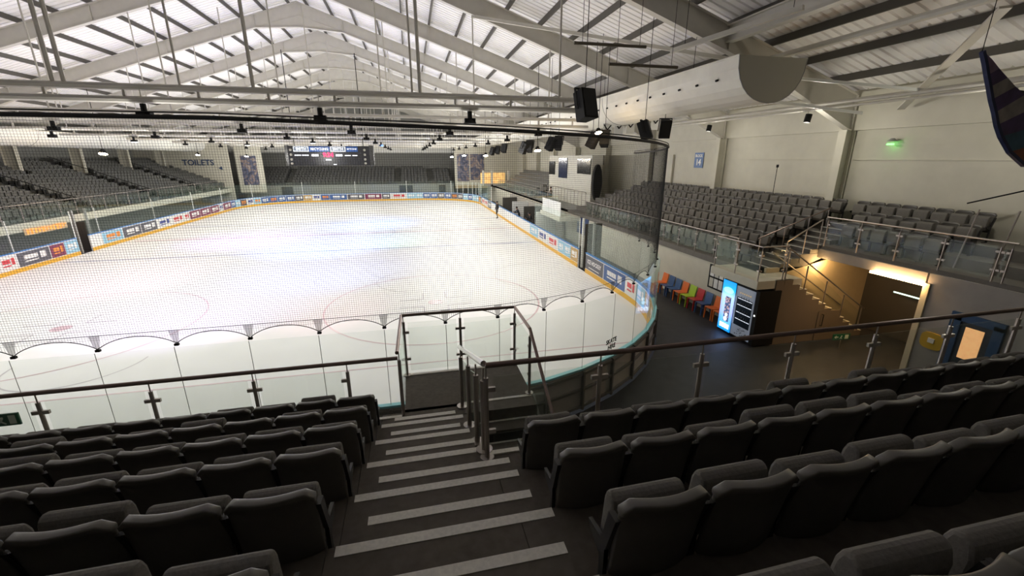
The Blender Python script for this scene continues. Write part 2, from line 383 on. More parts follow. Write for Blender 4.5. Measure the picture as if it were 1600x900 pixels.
# hanging black bars and cables near the big speaker
for x0, x1, y, z, lab in ((4.8, 7.0, 13.0, 9.15, 'upper dark bar hanging on thin rods above the big speaker'), (5.9, 8.1, 13.0, 8.65, 'lower dark bar hanging on thin rods above the big speaker')):
    t = thing('hanging_bar', lab, 'bar', (0, 0, 0)); MB().tube((x0, y, z), (x1, y-.1, z-.02), .045, 8).build('bar', mat('dark_steel', (.1, .085, .06), .5), t)
    for x in (x0+.25, x1-.15):
        MB().tube((x, y, z), (x, y, ztop(x)), .008, 4).build('rod', M_BLACK, t)
t = thing('cable_tray', 'grey cable tray hanging on rods above the duct end', 'tray'); MB().bar((8.2, 13.5, 9.2), (9.7, 10.2, 9.55), .12, .12).build('tray', M_STEEL, t)
for a in ((8.4, 13.1, 9.25), (9.6, 10.4, 9.55)): MB().tube(a, (a[0], a[1], ztop(a[0])), .01, 4).build('rod', M_BLACK, t)

# speakers
def hang_to(p): return (7.5 if 8.95 < p[0] < 11.35 else ztop(p[0])) 
def speaker(loc, rz, tilt, lab, s=1, hang=1.5):
    t = thing('loudspeaker', lab, 'speaker', loc, rz, 'black loudspeakers under the right duct'); t.rotation_euler = (tilt, 0, rz); t.scale = (s, s, s)
    MB().prism([(-.24, -.22), (.24, -.22), (.17, .2), (-.17, .2)], 'z', -.37, .37).build('cabinet', M_BLACK, t, bevel=.012)
    Bx((-.2, -.235, -.33), (.2, -.222, .33)).build('grille', mat('speaker_grille', (.008, .008, .008), .8), t)
    b = MB(); b.box((-.27, -.03, -.1), (-.245, .03, .42)); b.box((.245, -.03, -.1), (.27, .03, .42)); b.box((-.27, -.03, .4), (.27, .03, .43)); b.build('bracket', M_BLACK, t)
    rd = MB().tube((0, 0, .42*s), (0, 0, max(.5, hang_to(loc)-loc[2])), .012, 5).build('hanging_rod', M_BLACK, t); rd.matrix_parent_inverse = (Matrix.Translation(Vector((0, 0, 0))) @ (t.rotation_euler.to_matrix().to_4x4()) @ Matrix.Scale(s, 4)).inverted()
speaker((5.2, 13.0, 7.5), .35, -.25, 'biggest black loudspeaker hanging on chains before the duct', 1.15)
sp = [(1007, 203, 15.5, .4, 'first of the tilted pair below the duct belly'), (1038, 199, 14.6, -.5, 'second of the tilted pair below the duct belly')]
def ray(px, py):
    f = Vector((math.sin(YW)*math.cos(P), math.cos(YW)*math.cos(P), -math.sin(P))); r = Vector((math.cos(YW), -math.sin(YW), 0)); u = r.cross(f)
    return f*670+r*(px-800)+u*(450-py)
def at_y(px, py, y): d = ray(px, py); return Vector((0, 0, CAMZ))+d*(y/d[1])
speaker(at_y(1007, 204, 15.2), .9, -.35, 'black loudspeaker below the duct belly, left of a tilted pair', .9, .8)
speaker(at_y(1038, 201, 15.2), -.3, .3, 'black loudspeaker below the duct belly, right of a tilted pair', .85, .8)
for k, (px, py, y, rz, nm) in enumerate(((926, 219, 19.5, .8, 'beside the warm floodlight, left one'), (945, 217, 19.5, -.5, 'beside the warm floodlight, right one'),
        (860, 225, 24, .8, 'left of the pair above the white booth'), (873, 224, 24, -.6, 'right of the pair above the white booth'),
        (818, 231, 28, .8, 'large one above the bench rows'), (828, 229, 28, -.6, 'small one above the bench rows'),
        (769, 236, 42, .7, 'near the far end of the duct, largest'), (778, 234.5, 42, -.6, 'near the far end of the duct, middle'), (788, 232, 38, -.6, 'near the far end of the duct, nearest'))):
    speaker(at_y(px, py, y), rz, .45 if rz > 0 else -.4, 'tilted black loudspeaker under the duct, ' + nm, .95, .6)
# warm floodlights under the ducts
def flood(px, py, y, lab, e, s=1, col=(1, .72, .4), tgt=None):
    p = at_y(px, py, y); t = thing('floodlight', lab, 'lamp', p, group='glowing floodlights'); t.scale = (s, s, s)
    MB().tube((0, 0, 0), (0, .06, .22), .2, 12, r2=.08).build('reflector', M_BLACK, t)
    MB().tube((0, -.01, -.03), (0, 0, 0), .19, 12).build('lens', mat('warm_lens_'+('w' if col[2] < .6 else 'c'), (1, 1, 1), emit=60, ecol=col), t)
    MB().tube((0, .03, .2), (0, .03, max(.3, (hang_to(p)-p.z)/s)), .015, 6).build('stem', M_BLACK, t)
    if e:
        l = light('flood_light', 'POINT', p+Vector((0, -.1, -.25)), e, col, size=.15)
flood(935, 207, 18.5, 'brightest warm floodlight hanging below the duct near the speakers', 45, .8)
flood(840, 235, 26, 'warm floodlight glowing above the white booth', 40, 1.0)
flood(759, 243, 45, 'warm floodlight above the bench seating', 130, 1.2)
flood(725, 243, 55, 'white floodlight left of the right mural', 60, 1.1, (1, .95, .85))
flood(706, 245, 60, 'white floodlight at the far right corner of the hall', 60, 1.2, (1, .95, .85))
flood(161, 240, 38, 'warm floodlight glowing between the left stand columns', 160, 1.3)
flood(309, 242, 56, 'white floodlight above the toilets lettering', 80, 1.1, (1, .95, .8))
flood(385, 244, 62, 'white floodlight above the left mural', 50, 1.0, (1, .97, .9))

# ---------------------------------------------------------------- rink boards, glass, adverts
rng = random.Random(3)
cols = [((.05, .12, .32), 'navy'), ((.75, .75, .72), 'white'), ((.2, .03, .08), 'maroon'), ((.5, .32, .1), 'gold'), ((.1, .1, .12), 'charcoal'), ((.3, .55, .7), 'pale_blue'), ((.55, .1, .1), 'red'), ((.1, .3, .15), 'green')]
AD = [mat('advert_'+n, c, .4) for c, n in cols]
AW = mat('advert_lettering_white', (.8, .8, .78), .4); AOR = mat('advert_lettering_orange', (.8, .28, .05), .4); ANV = mat('advert_lettering_navy', (.04, .06, .25), .4)
ARED = mat('advert_lettering_red', (.6, .05, .06), .4)
boards = thing('rink_boards', 'white rink boards with adverts, yellow kick plate and blue cap', 'rink boards')
glassT = thing('rink_glass_screen', 'tall clear glass screen standing on the rink boards', 'glass screen')
inn = rink_path(0); out = rink_path(.07)
mid = rink_path(.035)
near_idx = set(range(0, 12+11+9))
def seglen(i): a, c = inn[i], inn[(i+1) % NP]; return math.hypot(c[0]-a[0], c[1]-a[1])
SKIP_GLASS = set(); SKIP_BOARD = set()
for i in range(NP):
    a, c = inn[i], inn[(i+1) % NP]; mx_, my_ = (a[0]+c[0])/2, (a[1]+c[1])/2
    if abs(mx_-RX1) < .1 and 31.6 < my_ < 50.2: SKIP_GLASS.add(i)
    if abs(mx_-RX1) < .1 and 21.0 < my_ < 22.3: SKIP_GLASS.add(i); SKIP_BOARD.add(i)
    if abs(mx_-RX0) < .1 and 33.2 < my_ < 34.6: SKIP_BOARD.add(i); SKIP_GLASS.add(i)
for i in range(NP):
    j = (i+1) % NP; a, c = Vector((*inn[i], 0)), Vector((*inn[j], 0)); d = (c-a).normalized(); nrm = Vector((d.y, -d.x, 0))  # outward
    if i in SKIP_BOARD: continue
    oa, oc = Vector((*out[i], 0)), Vector((*out[j], 0)); up = Vector((0, 0, 1))
    b = MB(); b.prism([(a.x, a.y), (c.x, c.y), (oc.x, oc.y), (oa.x, oa.y)], 'z', 0, 1.06)
    k1 = b.m(M_WHITE); k2 = b.m(M_BOARDBACK); b.mi = [k1, k1] + [k1, k1, k2, k1]
    b.build('board_panel', None, boards)
    yk = MB(); ia = a-nrm*.02; ic = c-nrm*.02
    yk.prism([(ia.x, ia.y), (ic.x, ic.y), (c.x, c.y), (a.x, a.y)], 'z', .0, .22); yk.build('kick_plate', M_YEL, boards)
    cp = MB(); ca = a-nrm*.03; cc = c-nrm*.03; da = oa+nrm*.015; dc = oc+nrm*.015
    cp.prism([(ca.x, ca.y), (cc.x, cc.y), (dc.x, dc.y), (da.x, da.y)], 'z', 1.06, 1.11); cp.build('board_cap', M_CYANCAP if i in near_idx else M_BLUECAP, boards)
    if i in near_idx or i == NP-1:   # ribs on the outer face of the near boards
        b = MB()
        for z in (.08, .55, .98): b.bar(oa+up*z+nrm*.025, oc+up*z+nrm*.025, .05, .07)
        b.bar(oa+nrm*.03, oa+nrm*.03+up*1.05, .06, .09, up=nrm); b.build('back_rib', mat('board_rib', (.2, .185, .165), .6), boards)
# adverts on the inner faces, laid along runs of panels
def advert(p0, p1, mbase, txt=None, tm=None, sub=True, z0=.26, z1=1.0, block=None):
    p0 = Vector((*p0, 0)); p1 = Vector((*p1, 0)); d = (p1-p0).normalized(); n = Vector((-d.y, d.x, 0)); L_ = (p1-p0).length   # n = inward
    a = p0+n*.012; c = p1+n*.012
    o = MB().prism([(p0.x, p0.y), (p1.x, p1.y), (c.x, c.y), (a.x, a.y)], 'z', z0, z1).build('advert_panel', mbase, boards)
    ang = math.atan2(-d.y, -d.x)   # text read from inside the rink
    ctr = (p0+p1)/2+n*.016
    rot = (math.pi/2, 0, ang)
    if txt:
        text('advert_lettering', txt, min(.36, L_*1.35/max(3, len(txt))), (ctr.x, ctr.y, (z0+z1)/2+.06), rot, tm or AW, o, .003, bold=.008)
    b = MB(); q = rng.random()
    u = -d
    def rect(s0, s1, za, zb): 
        A = ctr+u*s0; B = ctr+u*s1; b.prism([(A.x, A.y), (B.x, B.y), (B.x+n.x*.004, B.y+n.y*.004), (A.x+n.x*.004, A.y+n.y*.004)], 'z', za, zb)
    if not txt:
        rect(-L_*.32, L_*.1, .6, .82); rect(L_*.18, L_*.36, .5, .86); rect(-L_*.32, L_*.1, .45, .52)
    else: rect(-L_*.3, L_*.3, .38, .42)
    b.build('advert_mark', (tm or (AOR if q < .25 else AW)) if mbase not in (AD[1],) else (ANV if q < .5 else ARED), o)
# runs: right side (inward = -x). walk path in order; adverts every ~2 segments
i = 12+11+6
seq_txt = {30: ('ICE HOCKEY', AD[4], AW)}
k = 0
while i < NP-1:
    span = 2 if rng.random() < .8 else 1
    if any(((i+q) % NP) in SKIP_BOARD for q in range(span)): i += 1; continue
    a, c = inn[i], inn[(i+span) % NP]
    straight = abs(math.atan2(c[1]-a[1], c[0]-a[0])-math.atan2(inn[i+1][1]-a[1], inn[i+1][0]-a[0])) < .02
    if not straight: span = 1; c = inn[i+1]
    AA, CC = Vector(a), Vector(c); dd = (CC-AA); AA2 = AA+dd*.02; CC2 = CC-dd*.02
    if not (abs(a[0]-RX1) < .2 and 32 < a[1] < 50):
        txt = None; base = AD[rng.choice([0, 1, 1, 2, 4, 0, 5, 3])]; tm = None
        if i in (36, 37) and k >= 0: txt, base, tm, k = 'ICE HOCKEY', AD[4], AW, -99
        advert(tuple(AA2), tuple(CC2), base, txt, tm)
    i += span
# glass panes
pane_pts = mid
for i in range(NP):
    if i in SKIP_GLASS or i in SKIP_BOARD: continue
    j = (i+1) % NP; a, c = Vector((*mid[i], 0)), Vector((*mid[j], 0)); d = (c-a).normalized(); nrm = Vector((d.y, -d.x, 0))
    g = .008; A = a+d*g; B = c-d*g
    top = 2.78 if i < 12+11+12 or i > 12+11+12+36 else 2.78
    MB().prism([(A.x, A.y), (B.x, B.y), (B.x+nrm.x*.012, B.y+nrm.y*.012), (A.x+nrm.x*.012, A.y+nrm.y*.012)], 'z', 1.11, top).build('glass_pane', G_RINK, glassT)
    if i <= 12+11+12:
        MB().tube(a+Vector((0, 0, 1.11)), a+Vector((0, 0, top)), .006, 4).build('pane_seam', M_GREYBAND, glassT)
    elif (i-1) % NP in SKIP_GLASS or (i % 6 == 0 and i > 70) or (70 < i < 78) :
        MB().tube(a+Vector((0, 0, 1.11)), a+Vector((0, 0, top)), .03, 6).build('pane_post', M_FRAME, glassT)
# dark gate openings
for (x, y0, y1, lab) in ((RX1+.1, 20.9, 22.4, 'dark open player gate in the right boards'), (RX0-.1, 33.4, 34.6, 'dark open gate in the left boards')):
    t = thing('rink_gate', lab, 'gate'); s_ = 1 if x > 0 else -1
    for yy in (y0, y1): Bx((x+s_*.12-.05, yy-.05, 0), (x+s_*.12+.05, yy+.05, 2.8)).build('gate_post', M_FRAME if yy == y1 and x > 0 else M_GREYBAND, t)
    Bx((x+s_*.2, y1-.12, 0), (x+s_*1.2, y1-.06, 1.9 if x < 0 else 2.5)).build('gate_leaf', mat('gate_dark', (.06, .056, .05), .5), t)

# ---------------------------------------------------------------- safety net above the near glass
net = thing('safety_net', 'dark fine-mesh safety net hanging above the near end glass', 'net')
def net_pt(s):   # s metres along the net from x=-17
    if s < 17.5: return -17+s, 8.27
    th = (s-17.5)/8.45
    th = min(th, math.pi/2)
    return .5+8.43*math.sin(th), 16.7-8.43*math.cos(th)
S_MAX = 17.5+8.45*math.pi/2
clips = []
for i in range(0, 12+11+12+1):
    x, y = mid[i]
    if i <= 12 and x < -17: continue
    if i < 12: continue
    if i <= 23: s = x+17
    else: s = 17.5+8.45*(math.radians(90*(i-23)/12))
    clips.append(s)
def ztopnet(s): return 6.62-.3*max(0, (s-14)/12)**1.0 if s > 14 else 6.62
def zlow(s):
    p = [c for c in clips if c <= s]; q = [c for c in clips if c > s]
    if not p or not q: return 2.86
    t = (s-p[-1])/(q[0]-p[-1]); return 2.80+.2*(1-(2*t-1)**2)**.8
CELL = .041
nb = MB(); W_ = .0021
s = 0.0
while s < S_MAX:
    x, y = net_pt(s); nb.tube((x, y, zlow(s)), (x, y, ztopnet(s)), W_, 3, cap=False); s += CELL
nb.build('net_mesh_vertical', M_CABLE, net, kind='stuff')
nb = MB(); z = 2.86
ss = [0, 5, 10, 15, 17.5]+[17.5+8.45*math.pi/2*k/40 for k in range(1, 41)]
while z < 6.6:
    pts = [net_pt(q) for q in ss]
    for q in range(len(ss)-1):
        if z > ztopnet(ss[q+1]): break
        if z < 2.98:   # in the scallops: short pieces
            continue
        nb.tube((*pts[q], z), (*pts[q+1], z), W_, 3, cap=False)
    z += CELL
nb.build('net_mesh_horizontal', M_CABLE, net, kind='stuff')
def rope(fn, r, name, n=160, m=M_CABLE):
    b = MB(); pr = None
    for q in range(n+1):
        s_ = S_MAX*q/n; p = (*net_pt(s_), fn(s_))
        if pr: b.tube(pr, p, r, 5, cap=False)
        pr = p
    return b.build(name, m, net)
rope(ztopnet, .035, 'top_cable'); rope(lambda s: ztopnet(s)+.07, .012, 'carrier_wire')
rope(lambda s: 3.06, .005, 'lower_rope'); rope(zlow, .008, 'scallop_rope', 600)
M_POCK = glassmat('pocket_mesh', (.55, .55, .55), haze=.12)
for s in clips:
    if s < 3 or s > S_MAX-.1: continue
    x, y = net_pt(s); x2, y2 = net_pt(s+.01); d = Vector((x2-x, y2-y, 0)).normalized(); p = Vector((x, y-.01, 0))
    b = MB(); A = p-d*.085; B = p+d*.085; A2 = p-d*.04; B2 = p+d*.04
    b.quadv([(A.x, A.y, 3.06), (B.x, B.y, 3.06), (B2.x, B2.y, 2.83), (A2.x, A2.y, 2.83)]); b.build('net_pocket', M_POCK, net)
    Bx((x-.035, y-.03, 2.77), (x+.035, y+.02, 2.81)).build('clip', M_BLACK, net)
# SKATE HIRE lettering on the curved glass
o = text('lettering_skate_hire', 'SKATE\n HIRE', .165, (4.8, 9.41, 1.38), (math.pi/2, 0, .54), M_BLACK, None, .002, bold=.006); tag(o, 'black SKATE HIRE lettering on the curved rink glass', 'lettering')

# ---------------------------------------------------------------- near terrace
N0, RUN, RISE, Z0 = 5.29, .755, .288, 2.25
def ny(k): return N0-RUN*k
def nz(k): return Z0+RISE*(k+1)      # tread level behind nosing k
def terrace(x0, x1, k0, k1, front_y, name):
    poly = [(front_y, nz(k0)-RISE-.35), (front_y, nz(k0)-RISE)]
    for k in range(k0, k1): poly += [(ny(k), nz(k)-RISE), (ny(k), nz(k))]
    poly += [(-6.3, nz(k1-1)), (-6.3, nz(k1-1)-.5)]
    # underside follows
    for k in range(k1-1, k0-1, -1): poly += [(ny(k)-.3, nz(k)-.75)]
    return struct(MB().prism(poly, 'x', x0, x1).build(name, M_TERR))
tl = terrace(-30, -.655, 0, 12, 5.92, 'terrace_left')
ta = terrace(-.65, .565, 0, 12, 5.98, 'terrace_aisle')
tr = terrace(.57, 17.5, 3, 12, 3.68, 'terrace_right')
nzs = MB()
for k in range(0, 12):
    xr = .50 if k < 3 else (.74 if k < 4 else .80)
    # long strip at the tread's nosing
    Bx((-.60, ny(k)-.075, nz(k)), (xr, ny(k)+.002, nz(k)+.004)).build('nosing_strip', M_STRIP, ta)
    # half step
    xr2 = .42 if k < 2 else (.5 if k == 2 else .74)
    Bx((-.46, ny(k)-.0, nz(k)-RISE), (xr2-.0, ny(k)+.35, nz(k)-RISE/2)).build('half_step', M_TERR, ta)
    Bx((-.45, ny(k)+.275, nz(k)-RISE/2), (xr2, ny(k)+.352, nz(k)-RISE/2+.004)).build('nosing_strip', M_STRIP, ta)
Bx((-1.2, 5.86, 2.25), (-.36, 5.92, 2.262)).build('edge_trim', M_STRIP, tl)
Bx((.6, 3.62, 3.114), (17.4, 3.68, 3.13)).build('edge_trim', M_STRIP, tr)
struct(Bx((-30, 5.8, 0), (-.6, 5.9, 1.9)).build('wall_underterrace', mat('under_wall', (.12, .115, .11), .8)))
struct(Bx((2.4, 3.3, 0), (17.4, 3.4, 2.76)).build('wall_underterrace', MATS['under_wall']))
# landing bridge and side stairs
ld = MB().box((-.33, 5.98, 1.9), (1.8, 7.52, 2.1)); ld.box((-.33, 5.98, 1.9), (.6, 6.3, 2.1))
ld = struct(ld.build('landing', M_TERR))
Bx((-.45, 5.97, 2.1), (.45, 6.04, 2.104)).build('nosing_strip', M_STRIP, ld)
Bx((-.33, 7.45, 2.1), (1.8, 7.52, 2.112)).build('edge_trim', M_STRIP, ld)
for x in (-.2, 1.66): Bx((x-.08, 7.2, 0), (x+.08, 7.36, 1.9)).build('landing_leg', M_GREYBAND, ld)
for k in range(10):
    y1 = 6.0-.3*k; z = 1.9-.19*k
    Bx((.62, y1-.3+.0, z-.04), (1.78, y1+.0, z)).build('stair_tread', M_TERR, ld)
    Bx((.62, y1-.06, z), (1.78, y1, z+.006)).build('nosing_strip', M_STRIP, ld)
    Bx((.62, y1-.02, z), (1.78, y1-.0, z+.15)).build('stair_riser', mat('riser_dark', (.03, .03, .028), .7), ld) if k else None
Bx((.62, 6.26, 2.1), (1.78, 6.32, 2.106)).build('nosing_strip', M_STRIP, ld)
for x in (.59, 1.82): MB().prism([(6.3, 2.12), (6.3, 1.75), (3.2, -.05), (2.9, 0), (3.2, .25)], 'x', x-.02, x+.02).build('stair_stringer', M_GREYBAND, ld)

# balustrades
def balustrade(name, lab, pts, height, posts, parent=None, rail_m=None, glass=True, base=True, rails=True, glass_h=.88, gap=.07, r=.024, hr=.028, clamps=((.3, .75),), post_m=None, group=None):
    """pts: (x,y,z floor) list of polyline vertices; posts: list of (x,y,z)"""
    t = thing(name, lab, 'railing', group=group)
    up = Vector((0, 0, 1))
    P_ = [Vector(p) for p in posts]
    for q, p in enumerate(P_):
        dirs = [(P_[q2]-p).normalized() for q2 in (q-1, q+1) if 0 <= q2 < len(P_) and (P_[q2]-p).length < 3]
        b = MB(); b.tube(p, p+up*(height-.13), r, 10); b.tube(p+up*(height-.14), p+up*height, .008, 6); b.build('post', post_m or M_RAIL, t)
        if base: MB().tube(p, p+up*.02, .07, 14).build('base_flange', M_RAIL, t)
        cl = MB()
        for d in dirs:
            for h in clamps[0]:
                c = p+up*height*h; dh = Vector((d.x, d.y, 0)).normalized(); cl.bar(c+dh*.02, c+dh*.09, .03, .045)
        if dirs and glass: cl.build('glass_clamp', M_RAIL, t)
    if rails:
        b = MB()
        V = [Vector(p)+up*height for p in pts]
        for q in range(len(V)-1): b.tube(V[q], V[q+1], hr, 10)
        b.build('handrail', rail_m or M_RAILT, t, smooth=False)
    if glass:
        for q in range(len(P_)-1):
            a, c = P_[q], P_[q+1]
            if (c-a).length > 3: continue
            d = (c-a).normalized(); dh = Vector((d.x, d.y, 0)).normalized(); n = Vector((dh.y, -dh.x, 0))*.006
            A = a+d*gap; B = c-d*gap; z0 = .1; z1 = glass_h*height
            MB().quadv([]) if 0 else None
            g = MB(); v = [A+up*z0-n, B+up*z0-n, B+up*z1-n, A+up*z1-n, A+up*z0+n, B+up*z0+n, B+up*z1+n, A+up*z1+n]
            g.v = [tuple(x) for x in v]; g.f = [(0, 1, 2, 3), (7, 6, 5, 4), (0, 4, 5, 1), (1, 5, 6, 2), (2, 6, 7, 3), (3, 7, 4, 0)]; g.mi = [0]*6
            g.build('glass_pane', G_RAIL, t)
    return t
lp = [(-.345-1.0*0, 5.72, 2.25)]+[(-1.03-1.18*k, 5.72, 2.25) for k in range(14)]
balustrade('front_railing', 'glass railing with brown handrail before the left front row', [(-.345, 5.72, 2.25), (-18, 5.72, 2.25)], 1.05, lp[1:])
balustrade('front_railing', 'glass railing with brown handrail before the right front row', [(.57, 3.6, 3.11), (17.3, 3.6, 3.11)], 1.03, [(.57+1.165*k, 3.6, 3.11) for k in range(15)])
balustrade('landing_railing', 'tall glass railing around the landing over the rink end', [(-.36, 5.9, 2.1), (-.33, 7.47, 2.1), (1.76, 7.47, 2.1), (1.76, 6.35, 2.1)], 1.2,
           [(-.34, 5.93, 2.1), (-.3, 7.47, 2.1), (.72, 7.47, 2.1), (1.76, 7.47, 2.1), (1.76, 6.35, 2.1)], clamps=((.28, .72),), r=.026)
# stair handrail going down under the right block
t = thing('stair_handrail', 'brown handrail sloping steeply down from the landing corner', 'railing')
MB().tube((1.76, 6.35, 3.3), (1.76, 3.3, 1.36), .026, 10).build('handrail', M_RAILT, t)
for yy in (5.3, 4.3): MB().tube((1.76, yy, 1.9-.63*(6-yy)-.1), (1.76, yy, 3.3-.637*(6.35-yy)), .02, 8).build('post', M_RAIL, t)
g = MB(); g.prism([(6.25, 2.2), (3.4, .4), (3.4, 1.3), (6.25, 3.1)], 'x', 1.75, 1.762); g.build('glass_pane', G_RAIL, t)
# central sloping rail
t = thing('aisle_railing', 'steel railing with chrome sloping handrail at the aisle head', 'railing')
cps = [(3.72, 3.11, 4.05), (4.25, 2.82, 3.83), (5.0, 2.54, 3.57), (5.95, 2.25, 3.24)]
for yy, zb, zt in cps:
    p = Vector((.56, yy, zb)); b = MB(); b.tube(p, (.56, yy, zt-.13), .03, 12); b.tube((.56, yy, zt-.14), (.56, yy, zt), .01, 6); b.build('post', M_RAIL, t)
    MB().tube(p, p+Vector((0, 0, .025)), .085, 18).build('base_flange', M_RAIL, t)
MB().tube((.56, 3.66, 4.13), (.56, 6.08, 3.22), .03, 12).build('handrail', mat('chrome', (.65, .62, .6), .18, metal=.9), t)
for q in range(3):
    (ya, za, ta_), (yb, zb, tb_) = cps[q], cps[q+1]
    MB().prism([(ya+.06, za+.12), (yb-.06, zb+.12), (yb-.06, tb_-.16), (ya+.06, ta_-.16)], 'x', .575, .587).build('glass_pane', G_RAIL, t)
M_GREEN = mat('exit_sign_green', (.01, .12, .06), .4); M_EW = mat('exit_sign_white', (.7, .8, .7), .4)
def exit_sign(p, rz, lab, wd=.34, h=.16):
    t = thing('exit_sign', lab, 'sign', p, rz)
    Bx((-wd/2, -.01, -h/2), (wd/2, .01, h/2)).build('plate', M_GREEN, t)
    b = MB(); b.box((-wd*.38, -.014, -h*.08), (-wd*.18, -.01, h*.08)); b.prism([(-wd*.42, 0), (-wd*.3, h*.28), (-wd*.3, -h*.28)], 'y', -.014, -.01)
    b.tube((.0, -.012, h*.25), (.0, -.013, h*.1), .018, 6); b.bar((.0, -.012, h*.15), (-.02, -.012, -h*.1), .004, .03); b.bar((-.02, -.012, -h*.1), (.03, -.012, -h*.34), .004, .018); b.bar((-.02, -.012, -h*.1), (-.05, -.012, -h*.3), .004, .018)
    b.box((wd*.2, -.014, -h*.35), (wd*.4, -.01, h*.35)); b.build('pictogram', M_EW, t)
exit_sign((-4.98, 5.74, 2.98), 0, 'small green exit sign on the left railing glass')

# ---------------------------------------------------------------- tip-up seats
def shell(w=.462, z0=.29, z1=.82, th=.03, bow=.055):
    b = MB(); NX, NZ = 11, 7
    def pt(i, j, side):
        u = -1+2*i/(NX-1); v = (0, .2, .45, .7, .885, .92, 1)[j]; z = z0+(z1-z0)*v
        hw = w/2*(1-.03*(1-v)); 
        edge = max(0, (abs(u)-.72)/.28); zz = z-(edge**2)*.055*(v**4)
        y = .0-bow*(1-u*u)-.085*v
        lip = .016*(v > .9)
        return (u*hw, y+(-th/2-lip if side else th/2+lip), zz)
    for side in (0, 1):
        for j in range(NZ):
            for i in range(NX): b.v.append(pt(i, j, side))
    def id_(i, j, s): return s*NX*NZ+j*NX+i
    for s in (0, 1):
        for j in range(NZ-1):
            for i in range(NX-1): b.f.append((id_(i, j, s), id_(i+1, j, s), id_(i+1, j+1, s), id_(i, j+1, s))); b.mi.append(0)
    for i in range(NX-1):
        for j in (0, NZ-1): b.f.append((id_(i, j, 0), id_(i+1, j, 0), id_(i+1, j, 1), id_(i, j, 1))); b.mi.append(0)
    for j in range(NZ-1):
        for i in (0, NX-1): b.f.append((id_(i, j, 0), id_(i, j+1, 0), id_(i, j+1, 1), id_(i, j, 1))); b.mi.append(0)
    return b
def pad():
    b = MB(); pr = [(.05, .35), (.14, .33), (.175, .43), (.15, .67), (.13, .725), (.09, .735), (.05, .715), (.035, .65)]
    b.prism(pr, 'x', -.205, .205); 
    return b
def sframe():
    b = MB()
    for sx in (-1, 1):
        x = sx*.238
        b.box((x-.012, .0, 0), (x+.012, .05, .5)); b.prism([(0, .34), (.17, .40), (.2, .45), (.0, .48)], 'x', x-.011, x+.011)
        b.prism([(-.01, .45), (.05, .45), (-.02, .70), (-.09, .70)], 'x', x-.014, x+.014)
        b.box((x-.012, .0, 0), (x+.012, .18, .02))
    b.bar((-.235, .03, .3), (.235, .03, .3), .03, .03)
    return b
def make_seat():
    t = thing('tip_up_seat', 'x', 'seat')
    o = shell().build('backrest', M_SEAT, t, smooth=True); bv = o.modifiers.new('b', 'BEVEL'); bv.width = .012; bv.segments = 2; bv.limit_method = 'ANGLE'; bv.angle_limit = .9
    o = pad().build('seat_pad', M_PAD, t); bv = o.modifiers.new('b', 'BEVEL'); bv.width = .02; bv.segments = 2
    sframe().build('standard', M_SFRAME, t)
    dg = bpy.context.evaluated_depsgraph_get()
    for ch in list(t.children):      # bake the bevels once so that all copies share the mesh
        if ch.modifiers:
            me = bpy.data.meshes.new_from_object(ch.evaluated_get(dg)); ch.modifiers.clear(); ch.data = me
    return t
proto = make_seat(); used = [False]; nseat = [0]
def seat(x, y, z, rz, lab, group):
    o = proto if not used[0] else copy_tree(proto)
    used[0] = True; nseat[0] += 1
    for ch in o.children:
        if ch.name.startswith('seat_pad'): dz = random.choice((-.03, -.02, -.01, 0, .03)); ch.location = (0, -.012+dz*.3, dz)
    o.location = (x, y, z); o.rotation_euler = (0, 0, rz+random.uniform(-.012, .012)); o['label'] = lab; o['group'] = group; return o
for j, n in enumerate((11, 10, 9, 8, 6, 5)):
    for q in range(n):
        seat(-.63-.245-.49*q, ny(j)+.01, Z0+RISE*j, 0, 'dark tip-up seat left of the aisle, %s row, %s seat from the aisle' % (ORD[j], nth(q)), 'dark seats left of the aisle')
for j, n in ((3, 16), (4, 12), (5, 8), (6, 6)):
    for q in range(n):
        seat(.79+.015*(j-3)+.25+.505*q, ny(j)+.01, Z0+RISE*j, 0, 'dark tip-up seat right of the aisle, %s row, %s seat from the aisle' % (ORD[j-3], nth(q)), 'dark seats right of the aisle')

# ---------------------------------------------------------------- right stand
def rx(i): return 12.05+.75*i      # back plane of row i
def rz_(i): return 2.25+.29*i
def rterr(y0, y1, i0=0, name='terrace_side', xe=16.3):
    poly = [(rx(i0)-.62, rz_(i0)-.22), (rx(i0)-.62, rz_(i0))]
    for i in range(i0, 5): poly += [(rx(i)+.08, rz_(i)), (rx(i)+.08, rz_(i+1))]
    poly += [(xe, rz_(5)), (xe, rz_(5)-.3)]
    for i in range(4, i0-1, -1): poly += [(rx(i)+.3, rz_(i)-.15)]
    return struct(MB().prism(poly, 'y', y0, y1).build(name, mat('side_terrace_concrete', (.16, .15, .135), .85, noise=.1, scale=6)))
rterr(13.0, 31); ra = rterr(11.85, 12.99); rterr(4.5, 11.84, 3)
struct(Bx((11.5, 13.0, 0), (11.62, 76, 2.24)).build('wall_concourse', M_WALL))
for i in range(5):
    for xx, z in ((rx(i)+.08, rz_(i+1)), (rx(i)-.28, rz_(i)+.145)):
        Bx((xx, 11.86, z), (xx+.06, 12.98, z+.006)).build('nosing_strip', M_STRIP, ra)
    if i: Bx((rx(i)-.28, 11.86, rz_(i)), (rx(i)+.08, 12.98, rz_(i)+.145)).build('half_step', MATS['side_terrace_concrete'], ra)
# balcony at the head of the side stairs
bal = struct(MB().box((10.5, 10.98, 1.98), (12.2, 13.2, 2.25)).build('balcony_floor', M_WALL))
struct(Bx((11.2, 10.95, 0), (11.5, 11.04, 2.25)).build('wall_stair', mat('brown_wall', (.17, .135, .1), .8)))
